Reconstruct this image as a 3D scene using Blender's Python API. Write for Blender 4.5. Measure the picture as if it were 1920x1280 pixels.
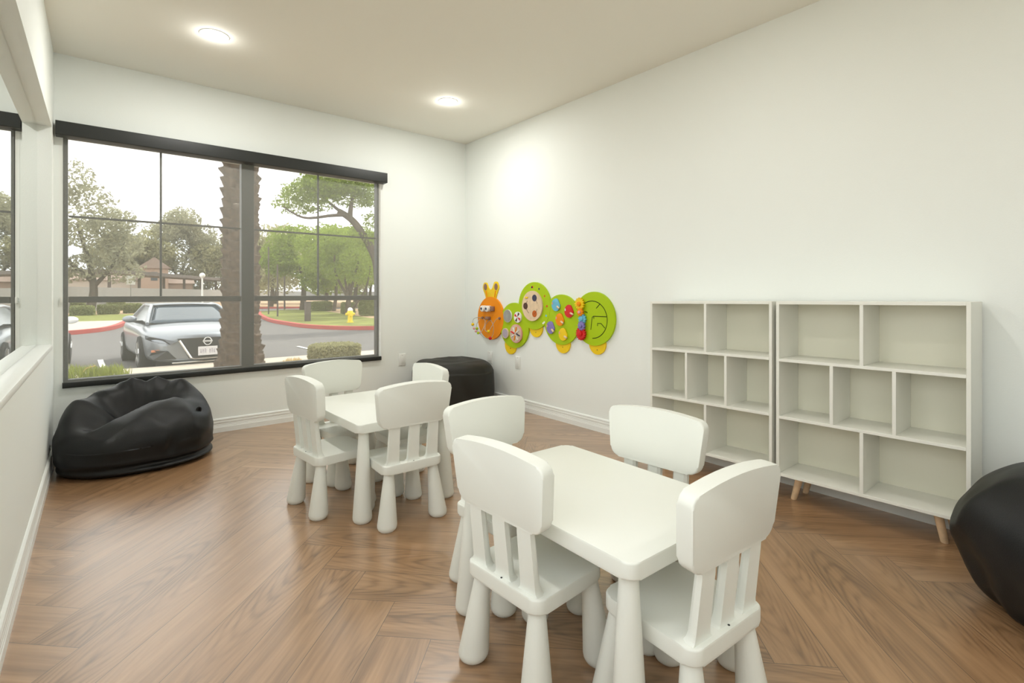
import bpy, bmesh, math, random
from mathutils import Vector, Matrix, noise
PI = math.pi; R = math.radians
random.seed(7)
for o in list(bpy.data.objects): bpy.data.objects.remove(o)
scn = bpy.context.scene
COL = scn.collection

# ---------------------------------------------------------------- camera
cd = bpy.data.cameras.new('camera'); cam = bpy.data.objects.new('camera', cd); COL.objects.link(cam)
cd.sensor_width = 36.0; cd.lens = 947.5 / 1920 * 36; cd.shift_y = -90.5 / 1920
cd.clip_start = 0.03; cd.clip_end = 600
cam.location = (0, 0, 1.111); cam.rotation_euler = (R(90), 0, R(-39.25))
scn.camera = cam

# ---------------------------------------------------------------- world, sun, exposure
vs = scn.view_settings
vs.view_transform = 'Standard'; vs.look = 'None'; vs.gamma = 1; vs.use_curve_mapping = False; vs.exposure = 0.50
LAMP_W = 9.5      # watts of one ceiling downlight
world = bpy.data.worlds.new('sky'); scn.world = world; world.use_nodes = True
nt = world.node_tree; nt.nodes.clear()
wo = nt.nodes.new('ShaderNodeOutputWorld'); bg = nt.nodes.new('ShaderNodeBackground')
tc = nt.nodes.new('ShaderNodeTexCoord'); mp = nt.nodes.new('ShaderNodeMapping'); mp.inputs['Scale'].default_value = (1, 1, 3.2)
nz = nt.nodes.new('ShaderNodeTexNoise'); nz.inputs['Scale'].default_value = 2.2; nz.inputs['Detail'].default_value = 6
cr = nt.nodes.new('ShaderNodeValToRGB'); cr.color_ramp.elements[0].position = .30; cr.color_ramp.elements[1].position = .52
cr.color_ramp.elements[0].color = (.74, .84, .98, 1); cr.color_ramp.elements[1].color = (1.0, 1.0, 1.0, 1)
nt.links.new(tc.outputs['Generated'], mp.inputs['Vector']); nt.links.new(mp.outputs[0], nz.inputs['Vector'])
nt.links.new(nz.outputs[0], cr.inputs[0]); nt.links.new(cr.outputs[0], bg.inputs['Color'])
bg.inputs['Strength'].default_value = 2.3
nt.links.new(bg.outputs[0], wo.inputs[0])
sd = bpy.data.lights.new('sun', 'SUN'); sd.energy = 3.0; sd.angle = R(1.5); sd.color = (1, .96, .88)
sun = bpy.data.objects.new('sun', sd); COL.objects.link(sun)
sun.rotation_euler = Vector((-.62, -.36, -1.25)).to_track_quat('-Z', 'Y').to_euler()
W = 3.115; YB = 4.615; XL = -.239; H = 2.743; YF = -1.6      # right wall, window wall, left wall, ceiling, wall behind

# ---------------------------------------------------------------- materials
def mat(name, col, rough=.5, spec=.5, metal=0, bump=0, bscale=60, emit=None, estr=0, var=0, coat=0):
    m = bpy.data.materials.new(name); m.use_nodes = True
    n = m.node_tree; b = n.nodes['Principled BSDF']
    b.inputs['Base Color'].default_value = (*col, 1); b.inputs['Roughness'].default_value = rough
    b.inputs['Specular IOR Level'].default_value = spec; b.inputs['Metallic'].default_value = metal
    b.inputs['Coat Weight'].default_value = coat
    if emit: b.inputs['Emission Color'].default_value = (*emit, 1); b.inputs['Emission Strength'].default_value = estr
    if bump or var:
        t = n.nodes.new('ShaderNodeTexCoord'); q = n.nodes.new('ShaderNodeTexNoise')
        q.inputs['Scale'].default_value = bscale; q.inputs['Detail'].default_value = 4
        n.links.new(t.outputs['Object'], q.inputs['Vector'])
        if bump:
            u = n.nodes.new('ShaderNodeBump'); u.inputs['Strength'].default_value = bump; u.inputs['Distance'].default_value = .01
            n.links.new(q.outputs[0], u.inputs['Height']); n.links.new(u.outputs[0], b.inputs['Normal'])
        if var:
            r = n.nodes.new('ShaderNodeValToRGB'); r.color_ramp.elements[0].position = .3; r.color_ramp.elements[1].position = .7
            r.color_ramp.elements[0].color = (*[c * (1 - var) for c in col], 1); r.color_ramp.elements[1].color = (*[min(1, c * (1 + var)) for c in col], 1)
            n.links.new(q.outputs[0], r.inputs[0]); n.links.new(r.outputs[0], b.inputs['Base Color'])
    return m
M = {}
M['wall'] = mat('wall_paint', (.885, .918, .885), .65, .3, bump=.05, bscale=180)
M['ceil'] = mat('ceiling_paint', (.915, .90, .82), .8, .2, bump=.05, bscale=120)
M['trim'] = mat('trim_paint', (.875, .895, .865), .35, .5)
M['plastic'] = mat('white_plastic', (.835, .85, .79), .42, .4, bump=.02, bscale=300)
M['shelf'] = mat('white_laminate', (.83, .815, .68), .4, .4)
M['shelf_edge'] = mat('white_laminate_edge', (.86, .86, .79), .4, .4)
M['beech'] = mat('beech_wood', (.80, .58, .36), .5, .4, var=.12, bscale=30)
M['bag'] = mat('black_vinyl', (.0065, .007, .0075), .42, .31, bump=.12, bscale=260)
M['bag2'] = mat('dark_grey_vinyl', (.022, .021, .017), .55, .3, bump=.12, bscale=260)
M['black'] = mat('black_hole', (.004, .004, .004), .8, .1)
M['blackmetal'] = mat('dark_aluminium', (.022, .024, .022), .45, .4)
M['winframe'] = mat('window_frame_grey', (.033, .038, .040), .5, .4)
M['socket'] = mat('socket_plate', (.84, .85, .81), .35, .5)
M['mirror'] = mat('mirror_glass', (.86, .89, .88), .01, .5, metal=1)
M['lamp'] = mat('lamp_diffuser', (1, 1, 1), .5, .2, emit=(1, .96, .88), estr=6)
M['green'] = mat('lime_paint', (.42, .60, .004), .5, .25)
M['orange'] = mat('orange_paint', (.90, .29, .004), .5, .25)
M['yellow'] = mat('yellow_paint', (.90, .62, .002), .45, .4)
M['plywood'] = mat('birch_ply', (.78, .60, .40), .5, .3, var=.08, bscale=25)
M['brown'] = mat('brown_paint', (.10, .045, .03), .5, .3)
M['tan'] = mat('tan_paint', (.30, .17, .12), .5, .3)
M['red'] = mat('red_paint', (.68, .012, .012), .4, .4)
M['blue'] = mat('sky_blue_paint', (.16, .50, .68), .45, .4)
M['purple'] = mat('lavender_paint', (.24, .20, .50), .45, .4)
M['navy'] = mat('navy_paint', (.045, .05, .10), .5, .3)
M['rust'] = mat('rust_paint', (.55, .12, .01), .5, .3)
M['white'] = mat('white_paint', (.85, .84, .80), .45, .4)
M['pink'] = mat('pink_paint', (.80, .38, .38), .45, .4)
M['lav'] = mat('pale_lavender', (.45, .38, .46), .6, .3)
M['groove'] = mat('dark_groove', (.03, .05, .005), .7, .2)
M['wire'] = mat('steel_wire', (.45, .47, .42), .35, .5, metal=.6)
M['screw'] = mat('dark_screw', (.02, .02, .02), .5, .4)
M['clear'] = mat('clear_cover', (.70, .55, .42), .15, .6)

def glass_mat(name, tint, refl=.08, dif=0, difcol=(.3, .3, .3)):
    m = bpy.data.materials.new(name); m.use_nodes = True; n = m.node_tree; n.nodes.clear()
    o = n.nodes.new('ShaderNodeOutputMaterial'); t = n.nodes.new('ShaderNodeBsdfTransparent'); g = n.nodes.new('ShaderNodeBsdfGlossy')
    t.inputs[0].default_value = (*tint, 1); g.inputs['Roughness'].default_value = .02
    x = n.nodes.new('ShaderNodeMixShader'); x.inputs[0].default_value = refl
    n.links.new(t.outputs[0], x.inputs[1]); n.links.new(g.outputs[0], x.inputs[2]); last = x
    if dif:
        d = n.nodes.new('ShaderNodeBsdfDiffuse'); d.inputs[0].default_value = (*difcol, 1)
        y = n.nodes.new('ShaderNodeMixShader'); y.inputs[0].default_value = dif
        n.links.new(x.outputs[0], y.inputs[1]); n.links.new(d.outputs[0], y.inputs[2]); last = y
    n.links.new(last.outputs[0], o.inputs[0]); return m
M['pane'] = glass_mat('window_glass', (.97, .975, .96), .008)
M['screen'] = glass_mat('solar_screen_fabric', (.97, .97, .96), 0.0, .17, (.62, .62, .58))

# wood floor
def floor_mat():
    m = bpy.data.materials.new('walnut_planks'); m.use_nodes = True; n = m.node_tree; b = n.nodes['Principled BSDF']; L = n.links.new
    uv = n.nodes.new('ShaderNodeUVMap'); uv.uv_map = 'plank'
    rd = n.nodes.new('ShaderNodeUVMap'); rd.uv_map = 'rand'
    s = n.nodes.new('ShaderNodeSeparateXYZ'); L(uv.outputs[0], s.inputs[0])
    s2 = n.nodes.new('ShaderNodeSeparateXYZ'); L(rd.outputs[0], s2.inputs[0])
    def mth(op, a, bb=None, c=None):
        k = n.nodes.new('ShaderNodeMath'); k.operation = op
        for i, v in enumerate((a, bb, c)):
            if v is None: continue
            if isinstance(v, (int, float)): k.inputs[i].default_value = v
            else: L(v, k.inputs[i])
        return k.outputs[0]
    off = mth('MULTIPLY', s2.outputs[0], 37.0)
    # broad warp
    cx = n.nodes.new('ShaderNodeCombineXYZ'); L(mth('MULTIPLY', s.outputs[0], .62), cx.inputs[0]); L(mth('MULTIPLY', s.outputs[1], 4.2), cx.inputs[1]); L(off, cx.inputs[2])
    nz = n.nodes.new('ShaderNodeTexNoise'); nz.inputs['Scale'].default_value = 1.0; nz.inputs['Detail'].default_value = 1.5; L(cx.outputs[0], nz.inputs['Vector'])
    # cathedral rings = sine of (across + warp)
    ph = mth('ADD', mth('MULTIPLY', s.outputs[1], 30.0), mth('MULTIPLY', nz.outputs[0], 62.0))
    rings = mth('ADD', mth('MULTIPLY', mth('SINE', mth('ADD', ph, off)), .5), .5)
    # fine fibres
    c2 = n.nodes.new('ShaderNodeCombineXYZ'); L(mth('MULTIPLY', s.outputs[0], 5.0), c2.inputs[0]); L(mth('MULTIPLY', s.outputs[1], 95.0), c2.inputs[1]); L(off, c2.inputs[2])
    nf = n.nodes.new('ShaderNodeTexNoise'); nf.inputs['Scale'].default_value = 1.0; nf.inputs['Detail'].default_value = 4; L(c2.outputs[0], nf.inputs['Vector'])
    c3 = n.nodes.new('ShaderNodeCombineXYZ'); L(mth('MULTIPLY', s.outputs[0], 1.3), c3.inputs[0]); L(mth('MULTIPLY', s.outputs[1], 26.0), c3.inputs[1]); L(off, c3.inputs[2])
    nm = n.nodes.new('ShaderNodeTexNoise'); nm.inputs['Scale'].default_value = 1.0; nm.inputs['Detail'].default_value = 3; L(c3.outputs[0], nm.inputs['Vector'])
    v = mth('ADD', mth('MULTIPLY', rings, .07), mth('ADD', mth('MULTIPLY', nf.outputs[0], .36), mth('MULTIPLY', nm.outputs[0], .52)))
    v = mth('ADD', v, mth('MULTIPLY', mth('SUBTRACT', s2.outputs[1], .5), .14))
    # cathedral figure: nested arcs down the middle of some planks
    ed = n.nodes.new('ShaderNodeUVMap'); ed.uv_map = 'edge'
    s3 = n.nodes.new('ShaderNodeSeparateXYZ'); L(ed.outputs[0], s3.inputs[0])
    t_ = mth('DIVIDE', mth('ADD', mth('SUBTRACT', s3.outputs[1], .09), mth('MULTIPLY', mth('SUBTRACT', nz.outputs[0], .5), .07)), .09)
    dirn = mth('SUBTRACT', mth('MULTIPLY', mth('GREATER_THAN', s2.outputs[0], .5), 2.0), 1.0)
    phc = mth('ADD', mth('ADD', mth('MULTIPLY', mth('MULTIPLY', s3.outputs[0], dirn), 62.0), mth('MULTIPLY', mth('MULTIPLY', t_, t_), 24.0)), mth('MULTIPLY', nm.outputs[0], 9.0))
    arcs = mth('POWER', mth('ADD', mth('MULTIPLY', mth('SINE', phc), .5), .5), 2.4)
    c4 = n.nodes.new('ShaderNodeCombineXYZ'); L(mth('MULTIPLY', s.outputs[0], 1.6), c4.inputs[0]); L(mth('MULTIPLY', s.outputs[1], 3.0), c4.inputs[1]); L(mth('ADD', off, 11.0), c4.inputs[2])
    nk = n.nodes.new('ShaderNodeTexNoise'); nk.inputs['Scale'].default_value = 1.0; nk.inputs['Detail'].default_value = 0.5; L(c4.outputs[0], nk.inputs['Vector'])
    msk = n.nodes.new('ShaderNodeMapRange'); msk.inputs['From Min'].default_value = .42; msk.inputs['From Max'].default_value = .60; L(nk.outputs[0], msk.inputs['Value'])
    v = mth('SUBTRACT', v, mth('MULTIPLY', mth('MULTIPLY', arcs, msk.outputs[0]), .15)); v = mth('ADD', v, .02)
    r = n.nodes.new('ShaderNodeValToRGB'); e = r.color_ramp.elements
    e[0].position = .24; e[0].color = (.185, .098, .044, 1); e[1].position = .74; e[1].color = (.50, .300, .155, 1)
    k = e.new(.485); k.color = (.365, .206, .100, 1)
    L(v, r.inputs[0])
    # joints: distance to the plank edge (third uv: dx,dy in metres)
    da = mth('MINIMUM', s3.outputs[0], mth('SUBTRACT', 1.235, s3.outputs[0])); db = mth('MINIMUM', s3.outputs[1], mth('SUBTRACT', .181, s3.outputs[1]))
    j = mth('LESS_THAN', mth('MINIMUM', da, db), .0011)
    mx = n.nodes.new('ShaderNodeMix'); mx.data_type = 'RGBA'; L(mth('MULTIPLY', j, .75), mx.inputs['Factor']); L(r.outputs[0], mx.inputs['A']); mx.inputs['B'].default_value = (.03, .02, .015, 1)
    L(mx.outputs['Result'], b.inputs['Base Color'])
    L(mth('ADD', .25, mth('MULTIPLY', nf.outputs[0], .12)), b.inputs['Roughness'])
    bp = n.nodes.new('ShaderNodeBump'); bp.inputs['Strength'].default_value = .12; bp.inputs['Distance'].default_value = .003
    L(nf.outputs[0], bp.inputs['Height']); L(bp.outputs[0], b.inputs['Normal'])
    b.inputs['Specular IOR Level'].default_value = .95; b.inputs['Coat Weight'].default_value = .8; b.inputs['Coat Roughness'].default_value = .27; b.inputs['Coat IOR'].default_value = 1.6
    return m
M['floor'] = floor_mat()

# ---------------------------------------------------------------- mesh helpers
def link(o, parent=None):
    COL.objects.link(o)
    if parent is not None: o.parent = parent
    return o
def obj(name, bm, m, parent=None, smooth=True, angle=35):
    me = bpy.data.meshes.new(name); bmesh.ops.recalc_face_normals(bm, faces=bm.faces); bm.to_mesh(me); bm.free()
    ms = m if isinstance(m, (list, tuple)) else [m]
    for x in ms: me.materials.append(x)
    if smooth:
        me.shade_smooth(); me.set_sharp_from_angle(angle=R(angle))
    return link(bpy.data.objects.new(name, me), parent)
def empty(name, loc=(0, 0, 0), rz=0):
    o = bpy.data.objects.new(name, None); o.location = loc; o.rotation_euler = (0, 0, rz); o.empty_display_size = .1
    return link(o)
def tag(o, label, cat, group=None):
    o['label'] = label; o['category'] = cat
    if group: o['group'] = group
    return o
def struct(o): o['kind'] = 'structure'; return o
def NB(): return bmesh.new()
def box(bm, x0, x1, y0, y1, z0, z1, bev=0, seg=2, mi=0):
    vs = [bm.verts.new(p) for p in ((x0, y0, z0), (x1, y0, z0), (x1, y1, z0), (x0, y1, z0), (x0, y0, z1), (x1, y0, z1), (x1, y1, z1), (x0, y1, z1))]
    fs = [bm.faces.new([vs[i] for i in q]) for q in ((0, 3, 2, 1), (4, 5, 6, 7), (0, 1, 5, 4), (1, 2, 6, 5), (2, 3, 7, 6), (3, 0, 4, 7))]
    for f in fs: f.material_index = mi
    if bev:
        es = list({e for f in fs for e in f.edges})
        bmesh.ops.bevel(bm, geom=es, offset=bev, segments=seg, profile=.5, affect='EDGES')
    return vs
def rpoly(pts, rs, n=6):
    out = []; N = len(pts)
    if isinstance(rs, (int, float)): rs = [rs] * N
    for i in range(N):
        p = Vector(pts[i]); a = Vector(pts[i - 1]) - p; b = Vector(pts[(i + 1) % N]) - p
        r = rs[i]
        if r <= 0: out.append(tuple(p)); continue
        ang = a.angle(b); d = r / math.tan(ang / 2); d = min(d, a.length * .49, b.length * .49); r2 = d * math.tan(ang / 2)
        p1 = p + a.normalized() * d; p2 = p + b.normalized() * d
        c = p + (a.normalized() + b.normalized()).normalized() * (r2 / math.sin(ang / 2))
        v1 = p1 - c; v2 = p2 - c
        a1 = math.atan2(v1.y, v1.x); a2 = math.atan2(v2.y, v2.x); da = (a2 - a1 + PI) % (2 * PI) - PI
        for k in range(n + 1):
            t = a1 + da * k / n; out.append((c.x + r2 * math.cos(t), c.y + r2 * math.sin(t)))
    return out
def prism(bm, pts, z0, z1, mtx=None, bev=0, seg=3, both=True, mi=0):
    m = mtx or Matrix()
    N = len(pts)
    lo = [bm.verts.new(m @ Vector((x, y, z0))) for x, y in pts]; hi = [bm.verts.new(m @ Vector((x, y, z1))) for x, y in pts]
    fb = bm.faces.new(lo[::-1]); ft = bm.faces.new(hi); fs = [fb, ft]
    for i in range(N): fs.append(bm.faces.new((lo[i], lo[(i + 1) % N], hi[(i + 1) % N], hi[i])))
    for f in fs: f.material_index = mi
    if bev:
        es = list(ft.edges) + (list(fb.edges) if both else [])
        bmesh.ops.bevel(bm, geom=es, offset=bev, segments=seg, profile=.5, affect='EDGES')
def circle(cx, cy, r, n=32, ry=None): return [(cx + r * math.cos(2 * PI * k / n), cy + (ry or r) * math.sin(2 * PI * k / n)) for k in range(n)]
def cone(bm, p0, p1, prof, n=28):
    """rings stay level; prof = [(t, radius)] from p0 (bottom) to p1 (top)"""
    p0 = Vector(p0); p1 = Vector(p1); rows = []
    for t, r in prof:
        c = p0.lerp(p1, t)
        rows.append([bm.verts.new((c.x + r * math.cos(2 * PI * k / n), c.y + r * math.sin(2 * PI * k / n), c.z)) for k in range(n)])
    for a, b in zip(rows, rows[1:]):
        for k in range(n): bm.faces.new((a[k], a[(k + 1) % n], b[(k + 1) % n], b[k]))
    bm.faces.new(rows[0][::-1]); bm.faces.new(rows[-1])
def tube(bm, pts, r, n=8, closed=False, cap=True):
    P = [Vector(p) for p in pts]; rows = []; N = len(P); up = Vector((0, 0, 1)); prev = None
    for i, p in enumerate(P):
        if closed: d = P[(i + 1) % N] - P[i - 1]
        else: d = P[min(i + 1, N - 1)] - P[max(i - 1, 0)]
        d.normalize()
        u = (prev - d * prev.dot(d)) if prev is not None else d.cross(up if abs(d.z) < .9 else Vector((1, 0, 0)))
        u.normalize(); prev = u; w = d.cross(u)
        rr = r[i] if isinstance(r, (list, tuple)) else r
        rows.append([bm.verts.new(p + (u * math.cos(2 * PI * k / n) + w * math.sin(2 * PI * k / n)) * rr) for k in range(n)])
    for i in range(N if closed else N - 1):
        a = rows[i]; b = rows[(i + 1) % N]
        for k in range(n): bm.faces.new((a[k], a[(k + 1) % n], b[(k + 1) % n], b[k]))
    if cap and not closed: bm.faces.new(rows[0][::-1]); bm.faces.new(rows[-1])
def ball(bm, c, r, seg=16, sc=(1, 1, 1)):
    bmesh.ops.create_uvsphere(bm, u_segments=seg, v_segments=seg // 2, radius=r, matrix=Matrix.Translation(c) @ Matrix.Diagonal((*sc, 1)))
def copy_tree(o, parent=None):
    c = o.copy(); COL.objects.link(c); c.parent = parent
    for ch in list(o.children): copy_tree(ch, c)
    return c

# ================================================================ ROOM SHELL
def build_floor():
    w = .181; Lg = 1.235; s2 = 1 / math.sqrt(2); bm = NB()
    l1 = bm.loops.layers.uv.new('plank'); l2 = bm.loops.layers.uv.new('rand'); l3 = bm.loops.layers.uv.new('edge')
    X0, X1, Y0, Y1 = XL - .12, W + .02, YF - .02, YB + .02
    rnd = random.Random(3)
    def plank(u0, v0, du, dv):
        cs = [(u0, v0), (u0 + du, v0), (u0 + du, v0 + dv), (u0, v0 + dv)]
        xy = [((u - v) * s2, (u + v) * s2) for u, v in cs]
        if max(p[0] for p in xy) < X0 or min(p[0] for p in xy) > X1 or max(p[1] for p in xy) < Y0 or min(p[1] for p in xy) > Y1: return
        f = bm.faces.new([bm.verts.new((x, y, 0)) for x, y in xy])
        ra, rb = rnd.random(), rnd.random(); ox, oy = rnd.random() * 9, rnd.random() * 9
        for lp, (u, v) in zip(f.loops, cs):
            a, b = (u - u0, v - v0) if du > dv else (v - v0, u - u0)
            lp[l1].uv = (a + ox, b + oy); lp[l2].uv = (ra, rb); lp[l3].uv = (a, b)
    for i in range(-60, 61):
        for j in range(-6, 7):
            ou = i * w + j * Lg; ov = i * w - j * Lg
            plank(.535 + ou, .603 + ov, Lg, w)
            plank(.535 + Lg - w + ou, .603 - Lg + ov, w, Lg)
    for co, no in (((X0, 0, 0), (-1, 0, 0)), ((X1, 0, 0), (1, 0, 0)), ((0, Y0, 0), (0, -1, 0)), ((0, Y1, 0), (0, 1, 0))):
        bmesh.ops.bisect_plane(bm, geom=bm.verts[:] + bm.edges[:] + bm.faces[:], plane_co=co, plane_no=no, clear_outer=True)
    for f in bm.faces:
        if f.normal.z < 0: f.normal_flip()
    me = bpy.data.meshes.new('floor'); bm.to_mesh(me); bm.free(); me.materials.append(M['floor'])
    return struct(link(bpy.data.objects.new('floor', me)))
build_floor()
b = NB(); box(b, XL - .4, W + .2, YF - .2, YB + .16, -.29, -.002); struct(obj('trim_3', b, M['trim'], smooth=False))  # slab edge below the floor
b = NB(); box(b, XL - .3, W + .2, YF - .2, YB + .16, H, H + .2); struct(obj('ceiling', b, M['ceil'], smooth=False))
# window wall with opening
OX0, OX1, OZ0, OZ1 = -.214, 2.146, .478, 2.20
b = NB()
box(b, XL - .3, OX0, YB, YB + .16, -.29, H); box(b, OX1, W + .2, YB, YB + .16, -.29, H)
box(b, OX0, OX1, YB, YB + .16, -.29, OZ0); box(b, OX0, OX1, YB, YB + .16, OZ1, H)
struct(obj('wall_back', b, M['wall'], smooth=False))
b = NB(); box(b, W, W + .16, YF, YB, -.0, H); struct(obj('wall_right', b, M['wall'], smooth=False))
b = NB(); box(b, XL - .3, W + .2, YF - .16, YF, 0, H); struct(obj('wall_front', b, M['wall'], smooth=False))
# left wall with a mirrored niche
NX = -.315; NY1 = 4.447; NY0 = 1.90; NZ0 = .778; NZ1 = 2.196
GY0, GY1, GZ0, GZ1 = -1.45, 1.72, .80, 2.25       # added unseen opening in the left wall, lets in side daylight
b = NB()
box(b, NX - .1, XL, YF, YB, 0, NZ0 - .03); box(b, NX - .1, XL, YF, YB, GZ1, H); box(b, NX - .1, XL, NY1, YB, NZ0 - .03, GZ1)
box(b, NX, XL, NY0, NY1, NZ1, GZ1); box(b, NX - .1, NX, NY0, NY1, NZ0 - .03, GZ1)
box(b, NX - .1, XL, GY1, NY0, NZ0 - .03, GZ1); box(b, NX - .1, XL, YF, GY0, NZ0 - .03, GZ1); box(b, NX - .1, XL, GY0, GY1, NZ0 - .03, GZ0)
struct(obj('wall_left', b, M['wall'], smooth=False))
added_win = struct(empty('added_window', (NX - .07, (GY0 + GY1) / 2, GZ0)))  # added window, out of view, brings daylight in from the left
b = NB()
for y0 in (GY0, -.42, .64, GY1 - .04): box(b, NX - .09, NX - .04, y0, y0 + .04, GZ0, GZ1)
for z0 in (GZ0, GZ1 - .04): box(b, NX - .089, NX - .041, GY0 + .04, GY1 - .04, z0, z0 + .04)
o = obj('window_frame', b, M['winframe'], added_win, smooth=False); o.location = -Vector(added_win.location)
b = NB(); box(b, NX - .067, NX - .063, GY0 + .01, GY1 - .01, GZ0 + .01, GZ1 - .01); o = obj('glass_pane', b, M['pane'], added_win, smooth=False); o.location = -Vector(added_win.location)
b = NB(); box(b, NX, XL + .004, NY0, NY1, NZ0 - .03, NZ0, .004); struct(obj('trim_1', b, M['trim']))
b = NB(); box(b, NX + .001, NX + .006, NY0 + .002, NY1 - .001, NZ0 + .001, NZ1 - .001)
tag(obj('wall_mirror', b, M['mirror'], smooth=False), 'long frameless mirror set back in the left wall niche above the white ledge', 'mirror')
# baseboards (ribbed profile)
prof = [(0, 0), (.016, 0), (.016, .040), (.0135, .043), (.0135, .050), (.0115, .053), (.0115, .062), (.009, .066), (.012, .072), (.012, .084), (.009, .090), (.013, .096), (.011, .105), (.004, .110), (0, .110)]
def baseboard(name, axis, at, sgn, a, c):
    bm = NB(); rows = []
    for t in (a, c):
        rows.append([bm.verts.new((at + sgn * d, t, z) if axis == 'x' else (t, at + sgn * d, z)) for d, z in prof])
    n = len(prof)
    for k in range(n): bm.faces.new((rows[0][k], rows[0][(k + 1) % n], rows[1][(k + 1) % n], rows[1][k]))
    bm.faces.new(rows[0]); bm.faces.new(rows[1][::-1])
    return struct(obj(name, bm, M['trim'], smooth=False))
baseboard('baseboard_back', 'y', YB, -1, XL + .0165, W - .0165)
baseboard('baseboard_right', 'x', W, -1, YF + .02, YB)
baseboard('baseboard_left', 'x', XL, 1, YF + .02, YB)
baseboard('baseboard_front', 'y', YF, 1, XL + .0165, W - .0165)

# window frame
FY0, FY1 = 4.66, 4.72
win = struct(empty('window_1', ((OX0 + OX1) / 2, FY0, OZ0)))
def P(o, root):                       # keep world coordinates when parenting to a placed empty
    o.location = -Vector(root.location) if root.rotation_euler.z == 0 else o.location
    return o
def wb(name, x0, x1, z0, z1, y0=FY0, y1=FY1, m='winframe', bev=.004):
    bm = NB(); box(bm, x0, x1, y0, y1, z0, z1, bev, 1); return P(obj(name, bm, M[m], win), win)
bm = NB()
box(bm, OX0, -.168, FY0, FY1, OZ0, OZ1); box(bm, 2.10, OX1, FY0, FY1, OZ0, OZ1)
box(bm, -.168, 2.10, FY0, FY1, OZ0, .510); box(bm, -.168, 2.10, FY0, FY1, 2.19, OZ1)
P(obj('window_frame', bm, M['winframe'], win, smooth=False), win)
wb('mullion', .912, 1.008, .510, 2.19, FY0 - .008, FY1 + .008)
for x0, x1 in ((-.165, .912), (1.008, 2.10)): wb('rail', x0, x1, 1.045, 1.088)
for x0 in (.358, 1.540): wb('muntin', x0, x0 + .015, 1.088, 2.19, 4.685, 4.70)
for x0, x1 in ((-.165, .912), (1.008, 2.10)): wb('muntin', x0, x1, 1.640, 1.655, 4.684, 4.699)
for x0, x1 in ((-.165, .912), (1.008, 2.10)):
    for z0, z1 in ((.510, 1.045), (1.088, 2.19)): wb('glass_pane', x0, x1, z0, z1, 4.705, 4.709, 'pane', 0)
# white stops at both sides of the opening
b = NB(); box(b, OX0, OX0 + .021, YB - .002, YB + .044, OZ0, OZ1); box(b, OX1 - .026, OX1, YB - .002, YB + .044, OZ0, OZ1); struct(obj('trim_2', b, M['trim'], smooth=False))
# roller shade: cassette, screen cloth, hem bar
sh = tag(empty('roller_shade', (.967, 4.57, .46)), 'black cassette roller shade with see-through screen drawn down over the window', 'window shade')
b = NB(); prism(b, rpoly([(4.525, 2.172), (4.614, 2.172), (4.614, 2.266), (4.525, 2.266)], [.006, .001, .001, .006]), -.226, 2.150, Matrix(((0, 0, 1, 0), (1, 0, 0, 0), (0, 1, 0, 0), (0, 0, 0, 1))))
P(obj('cassette', b, M['blackmetal'], sh), sh)
b = NB(); box(b, -.190, 2.112, 4.598, 4.600, .49, 2.20); P(obj('screen_cloth', b, M['screen'], sh, smooth=False), sh)
b = NB(); prism(b, rpoly([(4.590, .462), (4.6085, .462), (4.6085, .502), (4.590, .502)], .008, 4), -.194, 2.118, Matrix(((0, 0, 1, 0), (1, 0, 0, 0), (0, 1, 0, 0), (0, 0, 0, 1))))
P(obj('hem_bar', b, M['blackmetal'], sh), sh)
b = NB(); box(b, -.205, -.193, 4.596, 4.611, 1.045, 1.085, .001); P(obj('cord_clip', b, M['socket'], sh), sh)

# sockets
def outlet(loc, rz, label):
    r = tag(empty('wall_plate', loc, rz), label, 'wall plate')
    bm = NB(); box(bm, -.038, .038, -.007, 0, -.06, .06, .003); obj('plate', bm, M['socket'], r)
    bm = NB(); box(bm, -.017, .017, -.0095, -.0072, -.034, .034, .001); obj('insert', bm, M['socket'], r)
    bm = NB(); ball(bm, (0, -.0085, .045), .003, 8); obj('screw', bm, M['wire'], r)
outlet((2.348, YB, .447), 0, 'white wall plate low on the wall right of the window')
outlet((W, 4.168, .452), R(-90), 'white wall plate above the beanbag on the toy wall, nearer the corner')
outlet((W, 3.720, .446), R(-90), 'white wall plate under the toy caterpillar, farther from the corner')

# ceiling lights
def downlight(x, y, label, power=LAMP_W, group=None):
    r = tag(empty('ceiling_light', (x, y, H)), label, 'ceiling light', group)
    bm = NB(); n = 40
    rows = [[bm.verts.new((q * math.cos(2 * PI * k / n), q * math.sin(2 * PI * k / n), z)) for k in range(n)] for q, z in ((.084, 0), (.082, -.003), (.074, -.0045), (.070, -.0035))]
    for a, c in zip(rows, rows[1:]):
        for k in range(n): bm.faces.new((a[k], a[(k + 1) % n], c[(k + 1) % n], c[k]))
    obj('trim_ring', bm, M['trim'], r)
    bm = NB(); prism(bm, circle(0, 0, .0715, 40), -.007, -.001); obj('diffuser', bm, M['lamp'], r)
    ld = bpy.data.lights.new('downlight', 'AREA'); ld.shape = 'DISK'; ld.size = .13; ld.energy = power; ld.color = (1, .99, .955); ld.spread = R(180)
    lo = bpy.data.objects.new('downlight', ld); lo.location = (x, y, H - .012); link(lo)
    lp = bpy.data.lights.new('halo_fill', 'POINT'); lp.energy = power * .08; lp.color = ld.color; lp.shadow_soft_size = .02  # added point light: lifts the upper walls, makes a ceiling halo
    lo = bpy.data.objects.new('halo_fill', lp); lo.location = (x, y, H - .05); link(lo)
downlight(.565, 3.668, 'round recessed ceiling light on the left, above the window beanbag')
downlight(2.30, 3.676, 'round recessed ceiling light on the right, nearest the room corner')
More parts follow.
